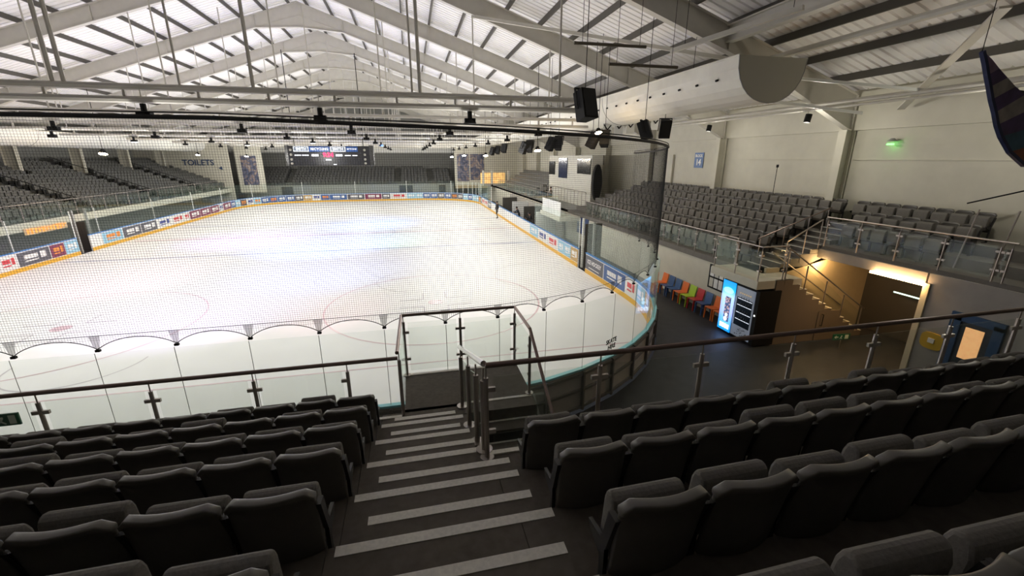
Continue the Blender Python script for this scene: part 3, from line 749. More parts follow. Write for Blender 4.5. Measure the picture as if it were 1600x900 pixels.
# lower side stairs, descending to the right
st = struct(MB().prism([(11.5, 0), (11.5, 2.0), (11.53, 2.25)]+[q for k in range(12) for q in ((11.53+.3*k, 2.25-.1875*k), (11.83+.3*k, 2.25-.1875*k))]+[(15.13, 0)], 'y', 10.95, 11.05).build('wall_stair', MATS['brown_wall']))
stt = MB()
for k in range(12): stt.box((11.53+.3*k, 11.05, 2.25-.1875*(k+1)-.04+.1875), (11.85+.3*k, 11.84, 2.25-.1875*k)) if k else None
st2 = struct(stt.build('side_stairs', MATS['side_terrace_concrete']))
for k in range(1, 12): Bx((11.78+.3*k, 10.94, 2.25-.1875*k), (11.84+.3*k, 11.84, 2.257-.1875*k)).build('nosing_strip', M_STRIP, st2)
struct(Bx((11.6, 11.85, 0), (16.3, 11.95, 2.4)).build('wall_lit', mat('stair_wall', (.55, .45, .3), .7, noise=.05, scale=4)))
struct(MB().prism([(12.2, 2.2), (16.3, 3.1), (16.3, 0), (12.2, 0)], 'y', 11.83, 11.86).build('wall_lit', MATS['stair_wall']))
# door handle and door on the stair wall
o = MB().box((13.1, 10.925, .0), (14.0, 10.945, 1.05)).build('cupboard_door', MATS['brown_wall']); tag(o, 'plain brown cupboard door in the wall under the side stairs', 'door')
MB().tube((13.25, 10.86, .95), (13.25, 10.86, .55), .015, 6).tube((13.25, 10.86, .95), (13.25, 10.93, .95), .012, 6).tube((13.25, 10.86, .55), (13.25, 10.93, .55), .012, 6).build('door_handle', M_BLACK, o)
# handrails of the side stairs
t = thing('stair_railing', 'glass stair railing with brass-lit handrail descending to the right', 'railing')
pp = [(11.53, 2.25), (12.36, 1.68), (13.26, 1.12), (14.1, .58), (15.0, .05)]
for x, z in pp: MB().tube((x, 11.0, z), (x, 11.0, z+.98), .022, 8).build('post', M_RAIL, t)
MB().tube((11.5, 11.0, 3.28), (15.1, 11.0, .98), .025, 8).build('handrail', M_RAIL, t); MB().tube((11.6, 11.75, 3.0), (15.1, 11.75, .8), .022, 8).build('handrail', M_RAIL, t)
for q in range(4):
    (xa, za), (xb, zb) = pp[q], pp[q+1]; MB().prism([(xa+.06, za+.1), (xb-.06, zb+.1), (xb-.06, zb+.85), (xa+.06, za+.85)], 'y', 10.995, 11.005).build('glass_pane', G_RAIL, t)
t = thing('stair_handrail', 'thin dark handrail climbing beside the upper aisle steps', 'railing')
MB().tube((12.1, 12.98, 3.2), (15.1, 12.98, 4.25), .022, 8).build('handrail', M_RAILT, t)
for x in (12.2, 13.2, 14.2, 15.0): MB().tube((x, 12.98, 2.25+.38*(x-12.0)), (x, 12.98, 3.17+.35*(x-12.1)), .018, 6).build('post', M_RAIL, t)
MB().tube((12.3, 11.9, 3.3), (13.6, 11.9, 4.0), .022, 8).build('handrail', M_RAIL, t)
for x in (12.3, 13.0, 13.6): MB().tube((x, 11.9, 2.3+.4*(x-12.0)), (x, 11.9, 3.3+.54*(x-12.3)), .018, 6).build('post', M_RAIL, t)
yy = [13.25+1.2*k for k in range(16)]
balustrade('stand_railing', 'long glass railing in front of the right stand seats', [(11.5, 13.2, 2.25), (11.5, 28.4, 2.25)], .95, [(11.5, y, 2.25) for y in yy if y < 28.5], rail_m=M_RAIL, base=False, r=.02, hr=.022)
balustrade('balcony_railing', 'glass railing around the small balcony above the vending machines', [(11.5, 13.1, 2.25), (10.52, 13.1, 2.25), (10.52, 11.02, 2.25), (11.5, 11.02, 2.25)], 1.1, [(11.4, 13.1, 2.25), (10.52, 13.1, 2.25), (10.52, 12.05, 2.25), (10.52, 11.02, 2.25), (11.45, 11.02, 2.25)], rail_m=M_RAIL, base=False, r=.02, hr=.022)
balustrade('deck_railing', 'glass railing in front of the small corner deck', [(13.6, 11.75, 3.12), (13.6, 6.9, 3.12)], .98, [(13.6, 11.7-1.13*k, 3.12) for k in range(5)]+[(13.6, 6.98, 3.12)], rail_m=M_RAIL, base=False, r=.02, hr=.022)
for i in range(6):
    for q in range(30):
        seat(rx(i)-.02, 13.3+.5*q, rz_(i), math.pi/2, 'grey tip-up seat below the BLOCK 14 sign, %s row, %s from the near end' % (ORD[i], nth(q)), 'grey seats of the right stand')
for i, y0, n in ((3, 8.7, 6), (4, 8.5, 7), (5, 8.7, 8)):
    for q in range(n):
        seat(rx(i)+(.0), y0+.25+.5*q, rz_(i), math.pi/2, 'grey tip-up seat on the corner deck, %s row, %s from its near end' % (ORD[i-3], nth(q)), 'grey seats of the corner deck')
# wall under the corner deck, opening with strip light, door
struct(Bx((13.6, 4.5, 0), (13.72, 8.45, 3.0)).build('wall_corner', mat('corner_wall', (.34, .32, .3), .8, noise=.08, scale=3)))
struct(Bx((13.55, 8.35, 0), (13.75, 8.5, 2.72)).build('trim_3', mat('pale_pillar', (.75, .66, .45), .6)))
struct(Bx((13.6, 8.5, 2.7), (13.72, 11.84, 3.0)).build('wall_corner', MATS['corner_wall']))
struct(Bx((13.72, 4.5, 2.68), (16.3, 11.84, 2.7)).build('ceiling_corner', M_WALL))
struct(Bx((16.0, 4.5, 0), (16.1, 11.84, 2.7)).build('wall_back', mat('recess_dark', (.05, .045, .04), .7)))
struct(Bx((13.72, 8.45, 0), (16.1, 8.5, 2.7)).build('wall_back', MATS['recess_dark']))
o = Bx((13.45, 8.45, 2.66), (13.55, 9.9, 2.72)).build('strip_light', mat('strip_tube', (1, .9, .7), emit=28, ecol=(1, .6, .26))); tag(o, 'long warm glowing strip light over the corridor opening', 'lamp')
light('strip_light_glow', 'AREA', (13.5, 9.2, 2.6), 14, (1, .64, .3), size=(.1, 1.4))
light('stair_light', 'POINT', (13.6, 11.55, 2.55), 42, (1, .62, .26), size=.08)
o = Bx((15.5, 9.3, 1.7), (15.52, 10.5, 1.74)).build('strip_light', mat('strip_green', (.6, .9, .7), emit=2)); tag(o, 'thin pale green strip light deep in the corridor', 'lamp')
exit_sign((13.35, 10.2, .42), -.1, 'green and white exit sign on the low post before the stair wall', .62, .2)
MB().tube((0, 0, -.42), (0, 0, -.1), .02, 6).build('post', M_RAIL, bpy.data.objects['exit_sign.001'])
M_BLUE = mat('door_frame_blue', (.02, .07, .17), .5)
dr = thing('door_1', None, None, kind='structure')
b = MB(); b.box((13.52, 7.45, 0), (13.6, 7.68, 2.1)); b.box((13.52, 6.6, 0), (13.6, 6.8, 2.1)); b.box((13.52, 6.6, 2.0), (13.6, 7.68, 2.2)); b.build('door_frame', M_BLUE, dr)
Bx((13.56, 6.8, 0), (13.6, 7.45, 2.0)).build('door_leaf', mat('door_leaf_dark', (.03, .04, .06), .5), dr)
Bx((13.545, 6.95, 1.05), (13.56, 7.33, 1.88)).build('door_window', mat('lit_window', (.8, .5, .25), emit=.55, ecol=(1, .5, .2), noise=.3, scale=6), dr)
t = thing('lifebuoy_sign', 'yellow rounded sign on the corner wall beside the blue door', 'sign'); MB().prism([(7.95+.27*math.copysign(abs(math.cos(a*math.pi/10))**.6, math.cos(a*math.pi/10)), 1.22+.23*math.copysign(abs(math.sin(a*math.pi/10))**.6, math.sin(a*math.pi/10))) for a in range(20)], 'x', 13.55, 13.6).build('plate', mat('sign_yellow', (.6, .38, .02), .5), t); Bx((13.53, 7.88, 1.17), (13.55, 8.03, 1.3)).build('emblem', M_WHITE, t)
# BLOCK 14 sign and wall fittings
t = thing('block_sign', 'blue BLOCK 14 sign on the right wall above the seats', 'sign', (WX-.02, 22.75, 5.88)); Bx((-.02, -.4, -.42), (.0, .4, .42)).build('plate', mat('sign_blue', (.02, .1, .3), .4), t)
R9 = (math.pi/2, 0, -math.pi/2)
text('lettering', 'BLOCK', .2, (-.03, 0, .24), R9, M_WHITE, t, .003, bold=.008); text('lettering', '14', .46, (-.03, 0, -.12), R9, M_WHITE, t, .003, bold=.02)
t = thing('microphone_pole', 'thin dark pole rising behind the top row of seats', 'pole', (15.95, 16.7, 3.7)); MB().tube((0, 0, 0), (0, 0, 1.9), .015, 6).build('pole', M_BLACK, t); MB().tube((0, 0, 1.9), (0, 0, 2.02), .05, 8).build('head', M_BLACK, t)
t = thing('emergency_lamp', 'small ceiling lamp with a green glow on the right wall', 'lamp', (16.14, 12.2, 6.55)); MB().tube((0, 0, 0), (0, 0, .1), .16, 12, r2=.05).build('shade', M_GREYBAND, t); Bx((-.1, -.09, -.12), (.0, .09, -.07)).build('green_light', mat('green_glow', (.1, 1, .1), emit=5), t)
t = thing('handrail_far_right', 'thin dark handrail rising to the right past the corner deck seats', 'railing'); t.name = 'wall_handrail'
MB().tube((15.6, 9.3, 4.75), (15.9, 7.2, 5.6), .02, 6).build('handrail', M_BLACK, t)
for (y, zt) in ((8.4, 4.7), (7.6, 4.75)): MB().tube((14.3, y, 3.12), (14.6, y, zt), .02, 6).build('post', M_RAIL, t)

# vending machines, chairs, notice board on the concourse
def vending(y0, y1, lab, front):
    t = thing('vending_machine', lab, 'vending machine', (10.62, (y0+y1)/2, 0)); w2 = (y1-y0)/2
    Bx((0, -w2, .04), (.78, w2, 1.92)).build('cabinet', M_BLACK, t, bevel=.01)
    if front == 'ad':
        p = MB(); p.box((-.03, -w2+.02, .1), (0, w2-.02, 1.9)); pn = p.build('lit_front', None, t)
        m = bpy.data.materials.new('advert_glow'); m.use_nodes = True; nt = m.node_tree; bs = nt.nodes['Principled BSDF']
        tc = nt.nodes.new('ShaderNodeTexCoord'); sp_ = nt.nodes.new('ShaderNodeSeparateXYZ'); rp = nt.nodes.new('ShaderNodeValToRGB'); nt.links.new(tc.outputs['Object'], sp_.inputs[0])
        dv = nt.nodes.new('ShaderNodeMath'); dv.operation = 'DIVIDE'; dv.inputs[1].default_value = 1.95; nt.links.new(sp_.outputs['Z'], dv.inputs[0]); nt.links.new(dv.outputs[0], rp.inputs[0])
        cr = rp.color_ramp; cr.elements[0].position = .1; cr.elements[0].color = (.0, .25, .8, 1); cr.elements[1].position = .97; cr.elements[1].color = (.0, .25, .7, 1)
        for ps, c in ((.28, (.1, .3, .7, 1)), (.4, (.3, .32, .75, 1)), (.7, (.35, .5, .9, 1)), (.82, (.0, .35, .8, 1))): e = cr.elements.new(ps); e.color = c
        nt.links.new(rp.outputs[0], bs.inputs['Emission Color']); bs.inputs['Emission Strength'].default_value = 1.3; bs.inputs['Base Color'].default_value = (.05, .1, .2, 1)
        pn.data.materials.clear(); pn.data.materials.append(m)
        Bx((-.045, -w2*.55, .45), (-.03, w2*.2, 1.35)).build('chocolate_picture', mat('choc_panel', (.03, .012, .02), .4), t)
        b = MB(); rr = random.Random(5)
        for q in range(26): yy, zz = rr.uniform(-w2*.5, w2*.15), rr.uniform(.6, 1.35); b.tube((-.05, yy, zz), (-.06, yy, zz), rr.uniform(.025, .045), 8)
        b.build('chocolate_print', mat('choc_print', (.3, .12, .08), emit=.35, ecol=(.5, .3, .22)), t)
        b = MB(); b.tube((-.05, -.05, .55), (-.062, -.05, .55), .08, 12); b.tube((-.05, -.08, .7), (-.062, -.08, .7), .06, 12); b.build('cream_print', mat('cream_print', (.9, .85, .75), emit=.9), t)
        b = MB(); b.prism([(-.02+.24*math.cos(a*math.pi/8), 1.58+.11*math.sin(a*math.pi/8)) for a in range(16)], 'x', -.05, -.035); b.build('logo_oval', mat('logo_cyan', (.2, .7, 1), emit=1.5, ecol=(.2, .6, 1)), t)
        for q in range(4): Bx((-.045, -.25+.12*q, .2), (-.03, -.17+.12*q, .36)).build('slogan_block', mat('slogan_white', (.9, .9, 1), emit=1.6), t)
        light('vending_glow', 'AREA', (10.5, (y0+y1)/2, .9), 8, (.25, .5, 1), rot=(0, -math.pi/2, 0), size=(1.4, .5))
    else:
        b = MB(); b.box((-.03, -w2+.02, .12), (0, -w2+.08, 1.86)); b.box((-.03, w2-.08, .12), (0, w2-.02, 1.86)); b.box((-.03, -w2+.02, 1.5), (0, w2-.02, 1.86)); b.box((-.03, -w2+.02, .12), (0, w2-.02, .5)); b.build('front_frame', mat('vend_silver_glow', (.32, .34, .37), .35, metal=.3, emit=.1, ecol=(.7, .8, 1)), t)  # silver frame brightened by a faint emission of its own
        Bx((.0-.012, -w2+.08, .5), (-.004, w2-.08, 1.5)).build('window', mat('vend_window', (.02, .03, .045), .2), t)
        for z in (.72, .96, 1.22, 1.44):
            Bx((-.02, -w2+.12, z), (-.012, w2-.12, z+.02)).build('shelf', mat('shelf_glow', (.7, .75, .85), emit=.8), t)
            for q in range(4): MB().tube((-.02, -.18+.11*q, z+.02), (-.02, -.18+.11*q, z+.11), .018, 6).build('can', mat('can_dark', (.08, .09, .12), .3), t)
        for q in range(6): MB().tube((-.035, -.24+.09*q, 1.66), (-.04, -.24+.09*q, 1.66), .03, 8).build('fruit_print', mat('fruit_print', (.7, .5, .25), emit=.3), t)
        b = MB(); rr = random.Random(9)
        for q in range(22): yy, zz = rr.uniform(-.27, .27), rr.uniform(.18, .46); b.box((-.036, yy-.02, zz-.012), (-.03, yy+.02, zz+.012))
        b.build('printed_pattern', mat('print_dark', (.08, .09, .1), .5), t)
        Bx((-.035, -w2-.16, .05), (.78, -w2, 1.92)).build('side_cabinet', M_BLACK, t); MB().tube((-.04, -w2-.08, 1.1), (-.05, -w2-.08, 1.1), .03, 8).build('coin_light', mat('coin_glow', (1, 1, 1), emit=2), t)
vending(11.95, 12.6, 'glowing blue snack vending machine with a chocolate picture', 'ad')
vending(11.05, 11.93, 'silver-fronted drinks vending machine with four lit shelves', 'drinks')
CH = {'orange': (.75, .16, .02), 'blue': (.04, .1, .24), 'lime': (.4, .6, .03), 'red': (.5, .02, .03)}
def chair(x, y, col, lab):
    t = thing('canteen_chair', lab, 'chair', (x, y, 0), math.pi/2, 'coloured plastic chairs along the concourse wall'); m = mat('chair_'+col, CH[col], .4)
    b = MB(); b.prism([(-.2, .42), (.22, .44), (.22, .47), (-.2, .45)], 'x', -.22, .22); b.build('seat', m, t, bevel=.01)
    b = MB(); b.prism([(-.2, .44), (-.17, .44), (-.25, .86), (-.28, .86)], 'x', -.21, .21); b.build('backrest', m, t, bevel=.01)
    for sx in (-1, 1):
        MB().prism([(.15, .43), (.22, .43), (.225, 0), (.195, 0)], 'x', sx*.19-.02, sx*.19+.02).build('leg', m, t)
        MB().prism([(-.2, .43), (-.13, .43), (-.22, 0), (-.25, 0)], 'x', sx*.19-.02, sx*.19+.02).build('leg', m, t)
for k, (cl, lab) in enumerate((('orange', 'orange plastic chair next to the vending machine'), ('orange', 'orange plastic chair, second from the vending machines'), ('blue', 'blue plastic chair between the red and an orange one'),
        ('red', 'red plastic chair in the row by the concourse wall'), ('lime', 'lime green plastic chair in the row by the concourse wall'), ('orange', 'orange plastic chair between the lime and a blue one'),
        ('blue', 'blue plastic chair, nearer one of the adjoining pair'), ('blue', 'blue plastic chair, farther one of the adjoining pair'), ('orange', 'farthest orange plastic chair of the row, by the rink glass'))):
    chair(11.1, 13.05+.50*k if k < 2 else 13.1+.52*k, cl, lab)
t = thing('notice_board', 'black-framed notice board with white papers on the concourse wall', 'notice board', (11.47, 13.9, 1.45))
Bx((0, -.55, -.45), (.03, .62, .5)).build('frame', M_BLACK, t)
for r_, c_ in [(a, b_) for a in range(2) for b_ in range(4)]:
    Bx((-.01, -.5+.27*c_, -.38+.43*r_), (0, -.28+.27*c_, -.02+.43*r_)).build('paper', M_WHITE if (r_+c_) % 3 else mat('paper_cream', (.6, .58, .5), .7), t)
# posters and dark doorways on the concourse wall
Bx((11.44, 27.0, .9), (11.49, 29.0, 2.1)).build('wall_poster', mat('poster_blue', (.05, .09, .25), .5, noise=.6, scale=2.5))
tag(bpy.data.objects['wall_poster'], 'blue poster on the concourse wall behind the gate', 'poster')

# ---------------------------------------------------------------- right stand farther back: balcony box, booth, benches
struct(MB().box((11.5, 31, 2.05), (16.3, 76, 2.25)).build('floor_upper', M_WALLG))
struct(MB().box((9.9, 28.4, 1.75), (11.49, 33.1, 2.05)).build('balcony_slab', M_WALL))
bx = thing('commentary_box_front', 'white panelled box front projecting over the players area', 'balcony panel')
for k in range(3): Bx((10.0, 28.6+1.45*k, 2.06), (10.05, 30.0+1.45*k, 3.05)).build('panel', M_WHITE, bx)
struct(MB().box((13.4, 31.5, 2.25), (14.3, 42.0, 6.2)).build('wall_booth', mat('booth_white', (.62, .6, .52), .6)))
for (y0, y1, z0, z1, m, lab) in ((40.2, 41.8, 4.5, 5.7, 'dark', 'narrow dark screen on the white booth, far side'), (36.8, 39.0, 4.3, 6.0, 'blue', 'upright blue-black screen on the white booth'), (31.6, 34.3, 4.8, 5.95, 'dark', 'dark window of the white booth, near side')):
    o = Bx((13.32, y0, z0), (13.39, y1, z1)).build('booth_screen', mat('screen_'+m, (.03, .04, .09) if m == 'blue' else (.02, .02, .02), .15)); tag(o, lab, 'screen')
o = MB().prism([(13.8+.36*math.cos(a*math.pi/12), 4.2+1.35*math.sin(a*math.pi/12)) for a in range(24)], 'y', 31.15, 31.45).build('inflatable_arch', M_BLACK); tag(o, 'black rounded padding on the near end of the white booth', 'padding')
o = Bx((16.2, 35.4, 5.45), (16.28, 38.6, 6.22)).build('wall_screen', M_BLACK); tag(o, 'wide dark television on the right wall beside the booth', 'television')
o = Bx((16.15, 25.2, 3.7), (16.28, 27.4, 6.2)).build('wall_doorway', M_WALL); tag(o, 'cream double door leaf above the top seat row', 'door')
for y in (27.5,): o = MB().tube((16.2, y, 3.6), (16.2, y, 6.6), .04, 6).build('downpipe', M_BLACK); tag(o, 'thin dark downpipe on the right wall', 'pipe')
bt = thing('walkway_railing', 'plain steel railing beside the white booth walkway', 'railing')
for k in range(16): MB().tube((12.9, 31.2+.8*k, 2.3), (12.9, 31.2+.8*k, 3.5), .02, 6).build('post', M_RAIL, bt)
MB().tube((12.9, 31.2, 3.5), (12.9, 43.2, 3.5), .025, 6).build('handrail', M_RAIL, bt)
balustrade('stand_railing', 'glass railing in front of the far bench seating', [(11.5, 33.3, 2.25), (11.5, 60, 2.25)], .95, [(11.5, 33.3+1.5*k, 2.25) for k in range(18)], rail_m=M_RAIL, base=False, r=.02, hr=.02)
for k in range(6):
    t = thing('bench_row', 'long grey bench, %s step up, in the far right stand' % (ORD[k] if k else 'lowest'), 'bench', (12.4+.62*k, 44.5, 2.25+.36*k), group='long benches of the far right stand')
    Bx((-.3, 0, -.2), (.35, 15.5, .1)).build('step', M_GREYBAND, t); Bx((-.1, .1, .1), (.2, 15.4, .42)).build('bench_seat', mat('bench_grey', (.13, .13, .12), .5), t)
# kiosk glow
kt = thing('kiosk', 'small kiosk glowing warm yellow at the far right corner', 'kiosk')
Bx((9.8, 60.4, 2.3), (13.4, 63, 2.5)).build('counter', M_GREYBAND, kt); Bx((9.8, 63, 2.3), (13.4, 63.1, 4.0)).build('lit_back', mat('kiosk_lit', (1, .7, .3), emit=.25, ecol=(1, .6, .22), noise=.5, scale=2), kt)
for x in (9.8, 11.0, 13.4): Bx((x-.12, 60.4, 2.3), (x+.12, 60.7, 4.4)).build('pillar', M_STEEL, kt)
light('kiosk_light', 'POINT', (12, 61.6, 3.4), 22, (1, .6, .25), size=.3)
struct(Bx((6.6, 67.6, 1.9), (16.3, 67.9, 8)).build('wall_corner_far', M_WALL))
struct(Bx((6.6, 67.0, 1.6), (16.3, 67.6, 2.0)).build('ledge_far', mat('lit_ledge', (.5, .4, .25), .7)))
# murals
def mural(x0, x1, z0, z1, y, lab, nm):
    m = bpy.data.materials.new(nm); m.use_nodes = True; nt = m.node_tree; bs = nt.nodes['Principled BSDF']; tc = nt.nodes.new('ShaderNodeTexCoord'); n = nt.nodes.new('ShaderNodeTexNoise'); n.inputs['Scale'].default_value = 1.3; n.inputs['Detail'].default_value = 6; n.inputs['Distortion'].default_value = 1.5
    r = nt.nodes.new('ShaderNodeValToRGB'); nt.links.new(tc.outputs['Object'], n.inputs[0]); nt.links.new(n.outputs[0], r.inputs[0]); nt.links.new(r.outputs[0], bs.inputs[0])
    c = r.color_ramp; c.elements[0].position = .3; c.elements[0].color = (.03, .04, .07, 1); c.elements[1].position = .75; c.elements[1].color = (.4, .4, .42, 1); e = c.elements.new(.5); e.color = (.12, .13, .2, 1); e = c.elements.new(.6); e.color = (.3, .22, .18, 1)
    o = Bx((x0, y, z0), (x1, y+.05, z1)).build('wall_mural', m); tag(o, lab, 'mural')
mural(6.95, 8.75, 2.6, 6.6, 67.5, 'greyish figure mural on the far right wall, left half', 'mural_r1'); mural(8.95, 11.05, 2.8, 6.6, 67.5, 'dark figure mural on the far right wall, right half', 'mural_r2')
mural(-21.9, -20.0, 2.5, 6.3, 65.9, 'dark figure mural left of the far stand', 'mural_l')
struct(Bx((-22.5, 65.95, 1.5), (-19.3, 66.2, 8)).build('wall_mural_back', M_WALL))

# ---------------------------------------------------------------- left stand and far stand (many small seats as stuff)
stuff = MB(); ks = stuff.m(M_SFAR); kp = stuff.m(mat('far_pad', (.1, .1, .095), .7)); kb = stuff.m(M_BLACK)
def mini(x, y, z, ang):
    ca, sa = math.cos(ang), math.sin(ang)
    def T(p): return (x+p[0]*ca-p[1]*sa, y+p[0]*sa+p[1]*ca, z+p[2])
    for (x0, y0, z0, x1, y1, z1, k) in ((-.22, -.07, .25, .22, -.02, .8, ks), (-.2, .08, .38, .2, .2, .72, kp), (-.25, -.06, 0, -.22, .02, .6, kb)):
        n = len(stuff.v); stuff.v += [T(p) for p in ((x0,y0,z0),(x1,y0,z0),(x1,y1,z0),(x0,y1,z0),(x0,y0,z1),(x1,y0,z1),(x1,y1,z1),(x0,y1,z1))]
        for f in ((4,5,6,7),(0,1,5,4),(1,2,6,5),(2,3,7,6),(3,0,4,7)): stuff.f.append(tuple(n+i for i in f)); stuff.mi.append(k)
def lx(i): return -23.5-.75*i
def lz(i): return 2.25+.3*i
poly = [(-22.95, 1.95), (-22.95, 2.25)]
for i in range(11): poly += [(lx(i)-.1, lz(i)), (lx(i)-.1, lz(i+1))]
poly += [(WLX, lz(11)), (WLX, lz(11)-.4)]
struct(MB().prism(poly, 'y', 8, 64).build('terrace_far_left', mat('far_terrace', (.1, .1, .09), .85)))
aisles = (28, 37.5, 47, 56)
for i in range(11):
    y = 14.0
    while y < 63.5:
        if not any(abs(y-a) < .7 for a in aisles) and not any(abs(y-f) < .4 and i in (7, 8) for f in FR): mini(lx(i), y, lz(i), -math.pi/2)
        y += .5
    for a in aisles: pass
lst = thing('aisle_stairs', 'dark aisle steps with handrails in the left stand', 'stairs')
for a in aisles:
    MB().tube((lx(0), a+.5, lz(0)+.9), (lx(10), a+.5, lz(10)+.9), .03, 6).build('handrail', M_BLACK, lst)
    for i in range(11): Bx((lx(i)-.1, a-.5, lz(i)), (lx(i)+.28, a+.5, lz(i)+.15)).build('step', MATS['far_terrace'], lst)
balustrade('stand_railing', 'glass railing in front of the left stand', [(-23, 20, 2.25), (-23, 63, 2.25)], 1.05, [(-23, 20+1.5*k, 2.25) for k in range(29)], rail_m=M_RAIL, base=False, r=.02, hr=.022)
struct(Bx((-23.2, 8, 1.75), (-22.9, 64, 2.24)).build('trim_4', M_WALL))
struct(Bx((-25.5, 8, 0), (-25.4, 64, 2.0)).build('wall_under_left', mat('under_left', (.16, .165, .15), .8)))
struct(MB().box((WLX, 64, 0), (-22.6, 64.3, 8.5)).build('wall_toilets', M_WALL))
o = text('lettering_toilets', 'TOILETS', .95, (-26.1, 63.97, 5.42), (math.pi/2, 0, 0), mat('toilets_navy', (.03, .06, .14), .5), None, .01, bold=.02); tag(o, 'navy TOILETS lettering on the cream wall of the left stand', 'lettering')
o = MB().prism([(-23.5, 5.0), (-23.9, 4.75), (-23.45, 4.55)], 'y', 63.93, 63.97).build('arrow_mark', MATS['toilets_navy']); tag(o, 'small navy arrow under the TOILETS lettering', 'arrow')
t = thing('concession_sign', 'orange lit sign under the left stand edge', 'sign', (-22.85, 33.2, 1.72)); Bx((0, -1.7, -.2), (.05, 1.7, .2)).build('panel', mat('sign_cream', (.6, .42, .25), .5, emit=.15, ecol=(1, .6, .3)), t)
b = MB(); rr = random.Random(11)
for q in range(11): yy = -1.55+.29*q; hh = rr.uniform(.1, .17); b.box((.05, yy, -hh), (.07, yy+rr.uniform(.1, .2), hh)); b.box((.05, yy, hh-.05), (.075, yy+.24, hh))
b.build('orange_lettering', mat('orange_sign', (.85, .3, .04), emit=.8, ecol=(1, .35, .05)), t)
# far stand
def fy(i): return 70.3+.75*i
def fz(i): return 2.2+.3*i
poly = [(69.5, 1.9), (69.5, 2.2)]
for i in range(7): poly += [(fy(i)+.1, fz(i)), (fy(i)+.1, fz(i+1))]
poly += [(77, fz(7)), (77, 1.9)]
struct(MB().prism(poly, 'x', -23, 6.5).build('terrace_far', MATS['far_terrace']))
for i in range(7):
    x = -22.2
    while x < 6.2:
        if not any(abs(x-a) < .6 for a in (-17.5, -2.0, 3.0)) and not (x > 2.0 and i > 5): mini(x, fy(i), fz(i), math.pi)
        x += .5
so = stuff.build('far_seats', None); so['kind'] = 'stuff'; tag(so, 'rows of small grey tip-up seats in the distant left and far stands', 'seats')
struct(Bx((-23, 69.4, 0), (6.5, 69.5, 2.2)).build('wall_far_lower', mat('far_lower', (.3, .31, .28), .8)))
for k, (x0, x1) in enumerate(((-18.3, -16.8), (-1.8, .2), (4.2, 5.2))):
    o = Bx((x0, 69.3, 0), (x1, 69.39, 2.0)).build('doorway', mat('doorway_dark', (.03, .035, .04), .5)); tag(o, 'dark doorway under the far stand, %s' % ('leftmost', 'middle', 'rightmost')[k], 'doorway')
# gable mullions on the far wall
for k in range(9):
    x = -14+1.25*k*1.2; struct(Bx((x-.05, WY-.08, 8), (x+.05, WY, 15.8-SL*abs(x-XR)-.6)).build('trim_5', M_STEEL))

# ---------------------------------------------------------------- scoreboard
sb = thing('scoreboard', 'black hanging scoreboard with a red clock and sponsor strip', 'scoreboard', (-6.0, 37, 5.45))
Bx((-2.95, 0, 0), (2.95, .5, 1.45)).build('cabinet', mat('board_black', (.012, .012, .014), .4), sb)
for sx in (-1, 1): MB().prism([(sx*2.95, 0), (sx*3.25, .4), (sx*3.25, .9), (sx*2.95, .5)], 'z', 0, 1.5).build('side_wing', MATS['board_black'], sb)
M_SBL = mat('sb_navy', (.02, .07, .22), .4, emit=.12, ecol=(.05, .15, .5)); M_SBW = mat('sb_white', (.8, .82, .85), emit=.5, ecol=(.9, .95, 1)); M_RED = mat('led_red', (1, .02, .08), emit=3.5, ecol=(1, .02, .08))
for x0, x1, tx, bg in ((-2.55, -1.45, 'SMITH', 0), (-1.42, .05, 'RECYCLING', 1), (.1, 1.2, 'SMITH', 0), (1.25, 2.1, 'RECYCLING', 1)):
    p_ = Bx((x0, -.03, 1.02), (x1, 0, 1.4)).build('sponsor_panel', M_SBL if bg else M_SBW, sb)
    if not bg: Bx((x0+.05, -.034, 1.07), (x1-.05, -.03, 1.35)).build('panel_inset', mat('sb_slate', (.2, .25, .3), .4), p_)
    text('lettering', tx, .27 if not bg else .24*(x1-x0)/1.5, ((x0+x1)/2, -.042, 1.21), (math.pi/2, 0, 0), M_SBW, p_, .003, bold=.006)
text('clock_digits', '9:34', .44, (-.1, -.02, .78), (math.pi/2, 0, 0), M_RED, sb, .01, bold=.012)
for x0, x1, z0, z1 in ((-2.5, -2.05, .72, .8), (-1.98, -1.5, .72, .8), (-1.3, -.8, .68, .84), (.45, .95, .68, .84), (1.1, 1.55, .7, .78), (1.65, 2.05, .7, .78), (-.32, .1, .38, .47), (.22, .45, .04, .11)):
    Bx((x0, -.02, z0), (x1, 0, z1)).build('caption_plate', M_SBW, sb)
for sx in (-2.75, 2.6):
    for z in (1.15, .8, .45, .15): MB().tube((sx, -.02, z), (sx, .0, z), .09, 8).build('side_emblem', mat('emblem_dim', (.4, .38, .3), emit=.08), sb)
for x in (-2.5, 2.5): MB().tube((x, .25, 1.45), (x, .25, 8), .03, 6).build('hanging_rod', M_BLACK, sb)

# small black spot lamps clamped to the service pipe over the right stand
for x, y, z, lab, e in ((13.9, 13.6, 7.35, 'small black spot lamp on the service pipe near the column', 60), (13.9, 19.0, 7.35, 'small black spot lamp on the service pipe beyond the duct end', 40), (13.9, 8.0, 7.35, 'small black spot lamp on the service pipe above the corner deck', 60)):
    t = thing('spot_lamp', lab, 'lamp', (x, y, z), group='spot lamps on the service pipe')
    MB().tube((0, 0, -.14), (.05, 0, .14), .11, 10).build('housing', M_BLACK, t); MB().tube((0, 0, .1), (0, 0, .26), .015, 6).build('clamp', M_STEEL, t); 
    light('spot_lamp_light', 'POINT', (0, 0, -.3), e, (1, .95, .82), size=.1, parent=t)
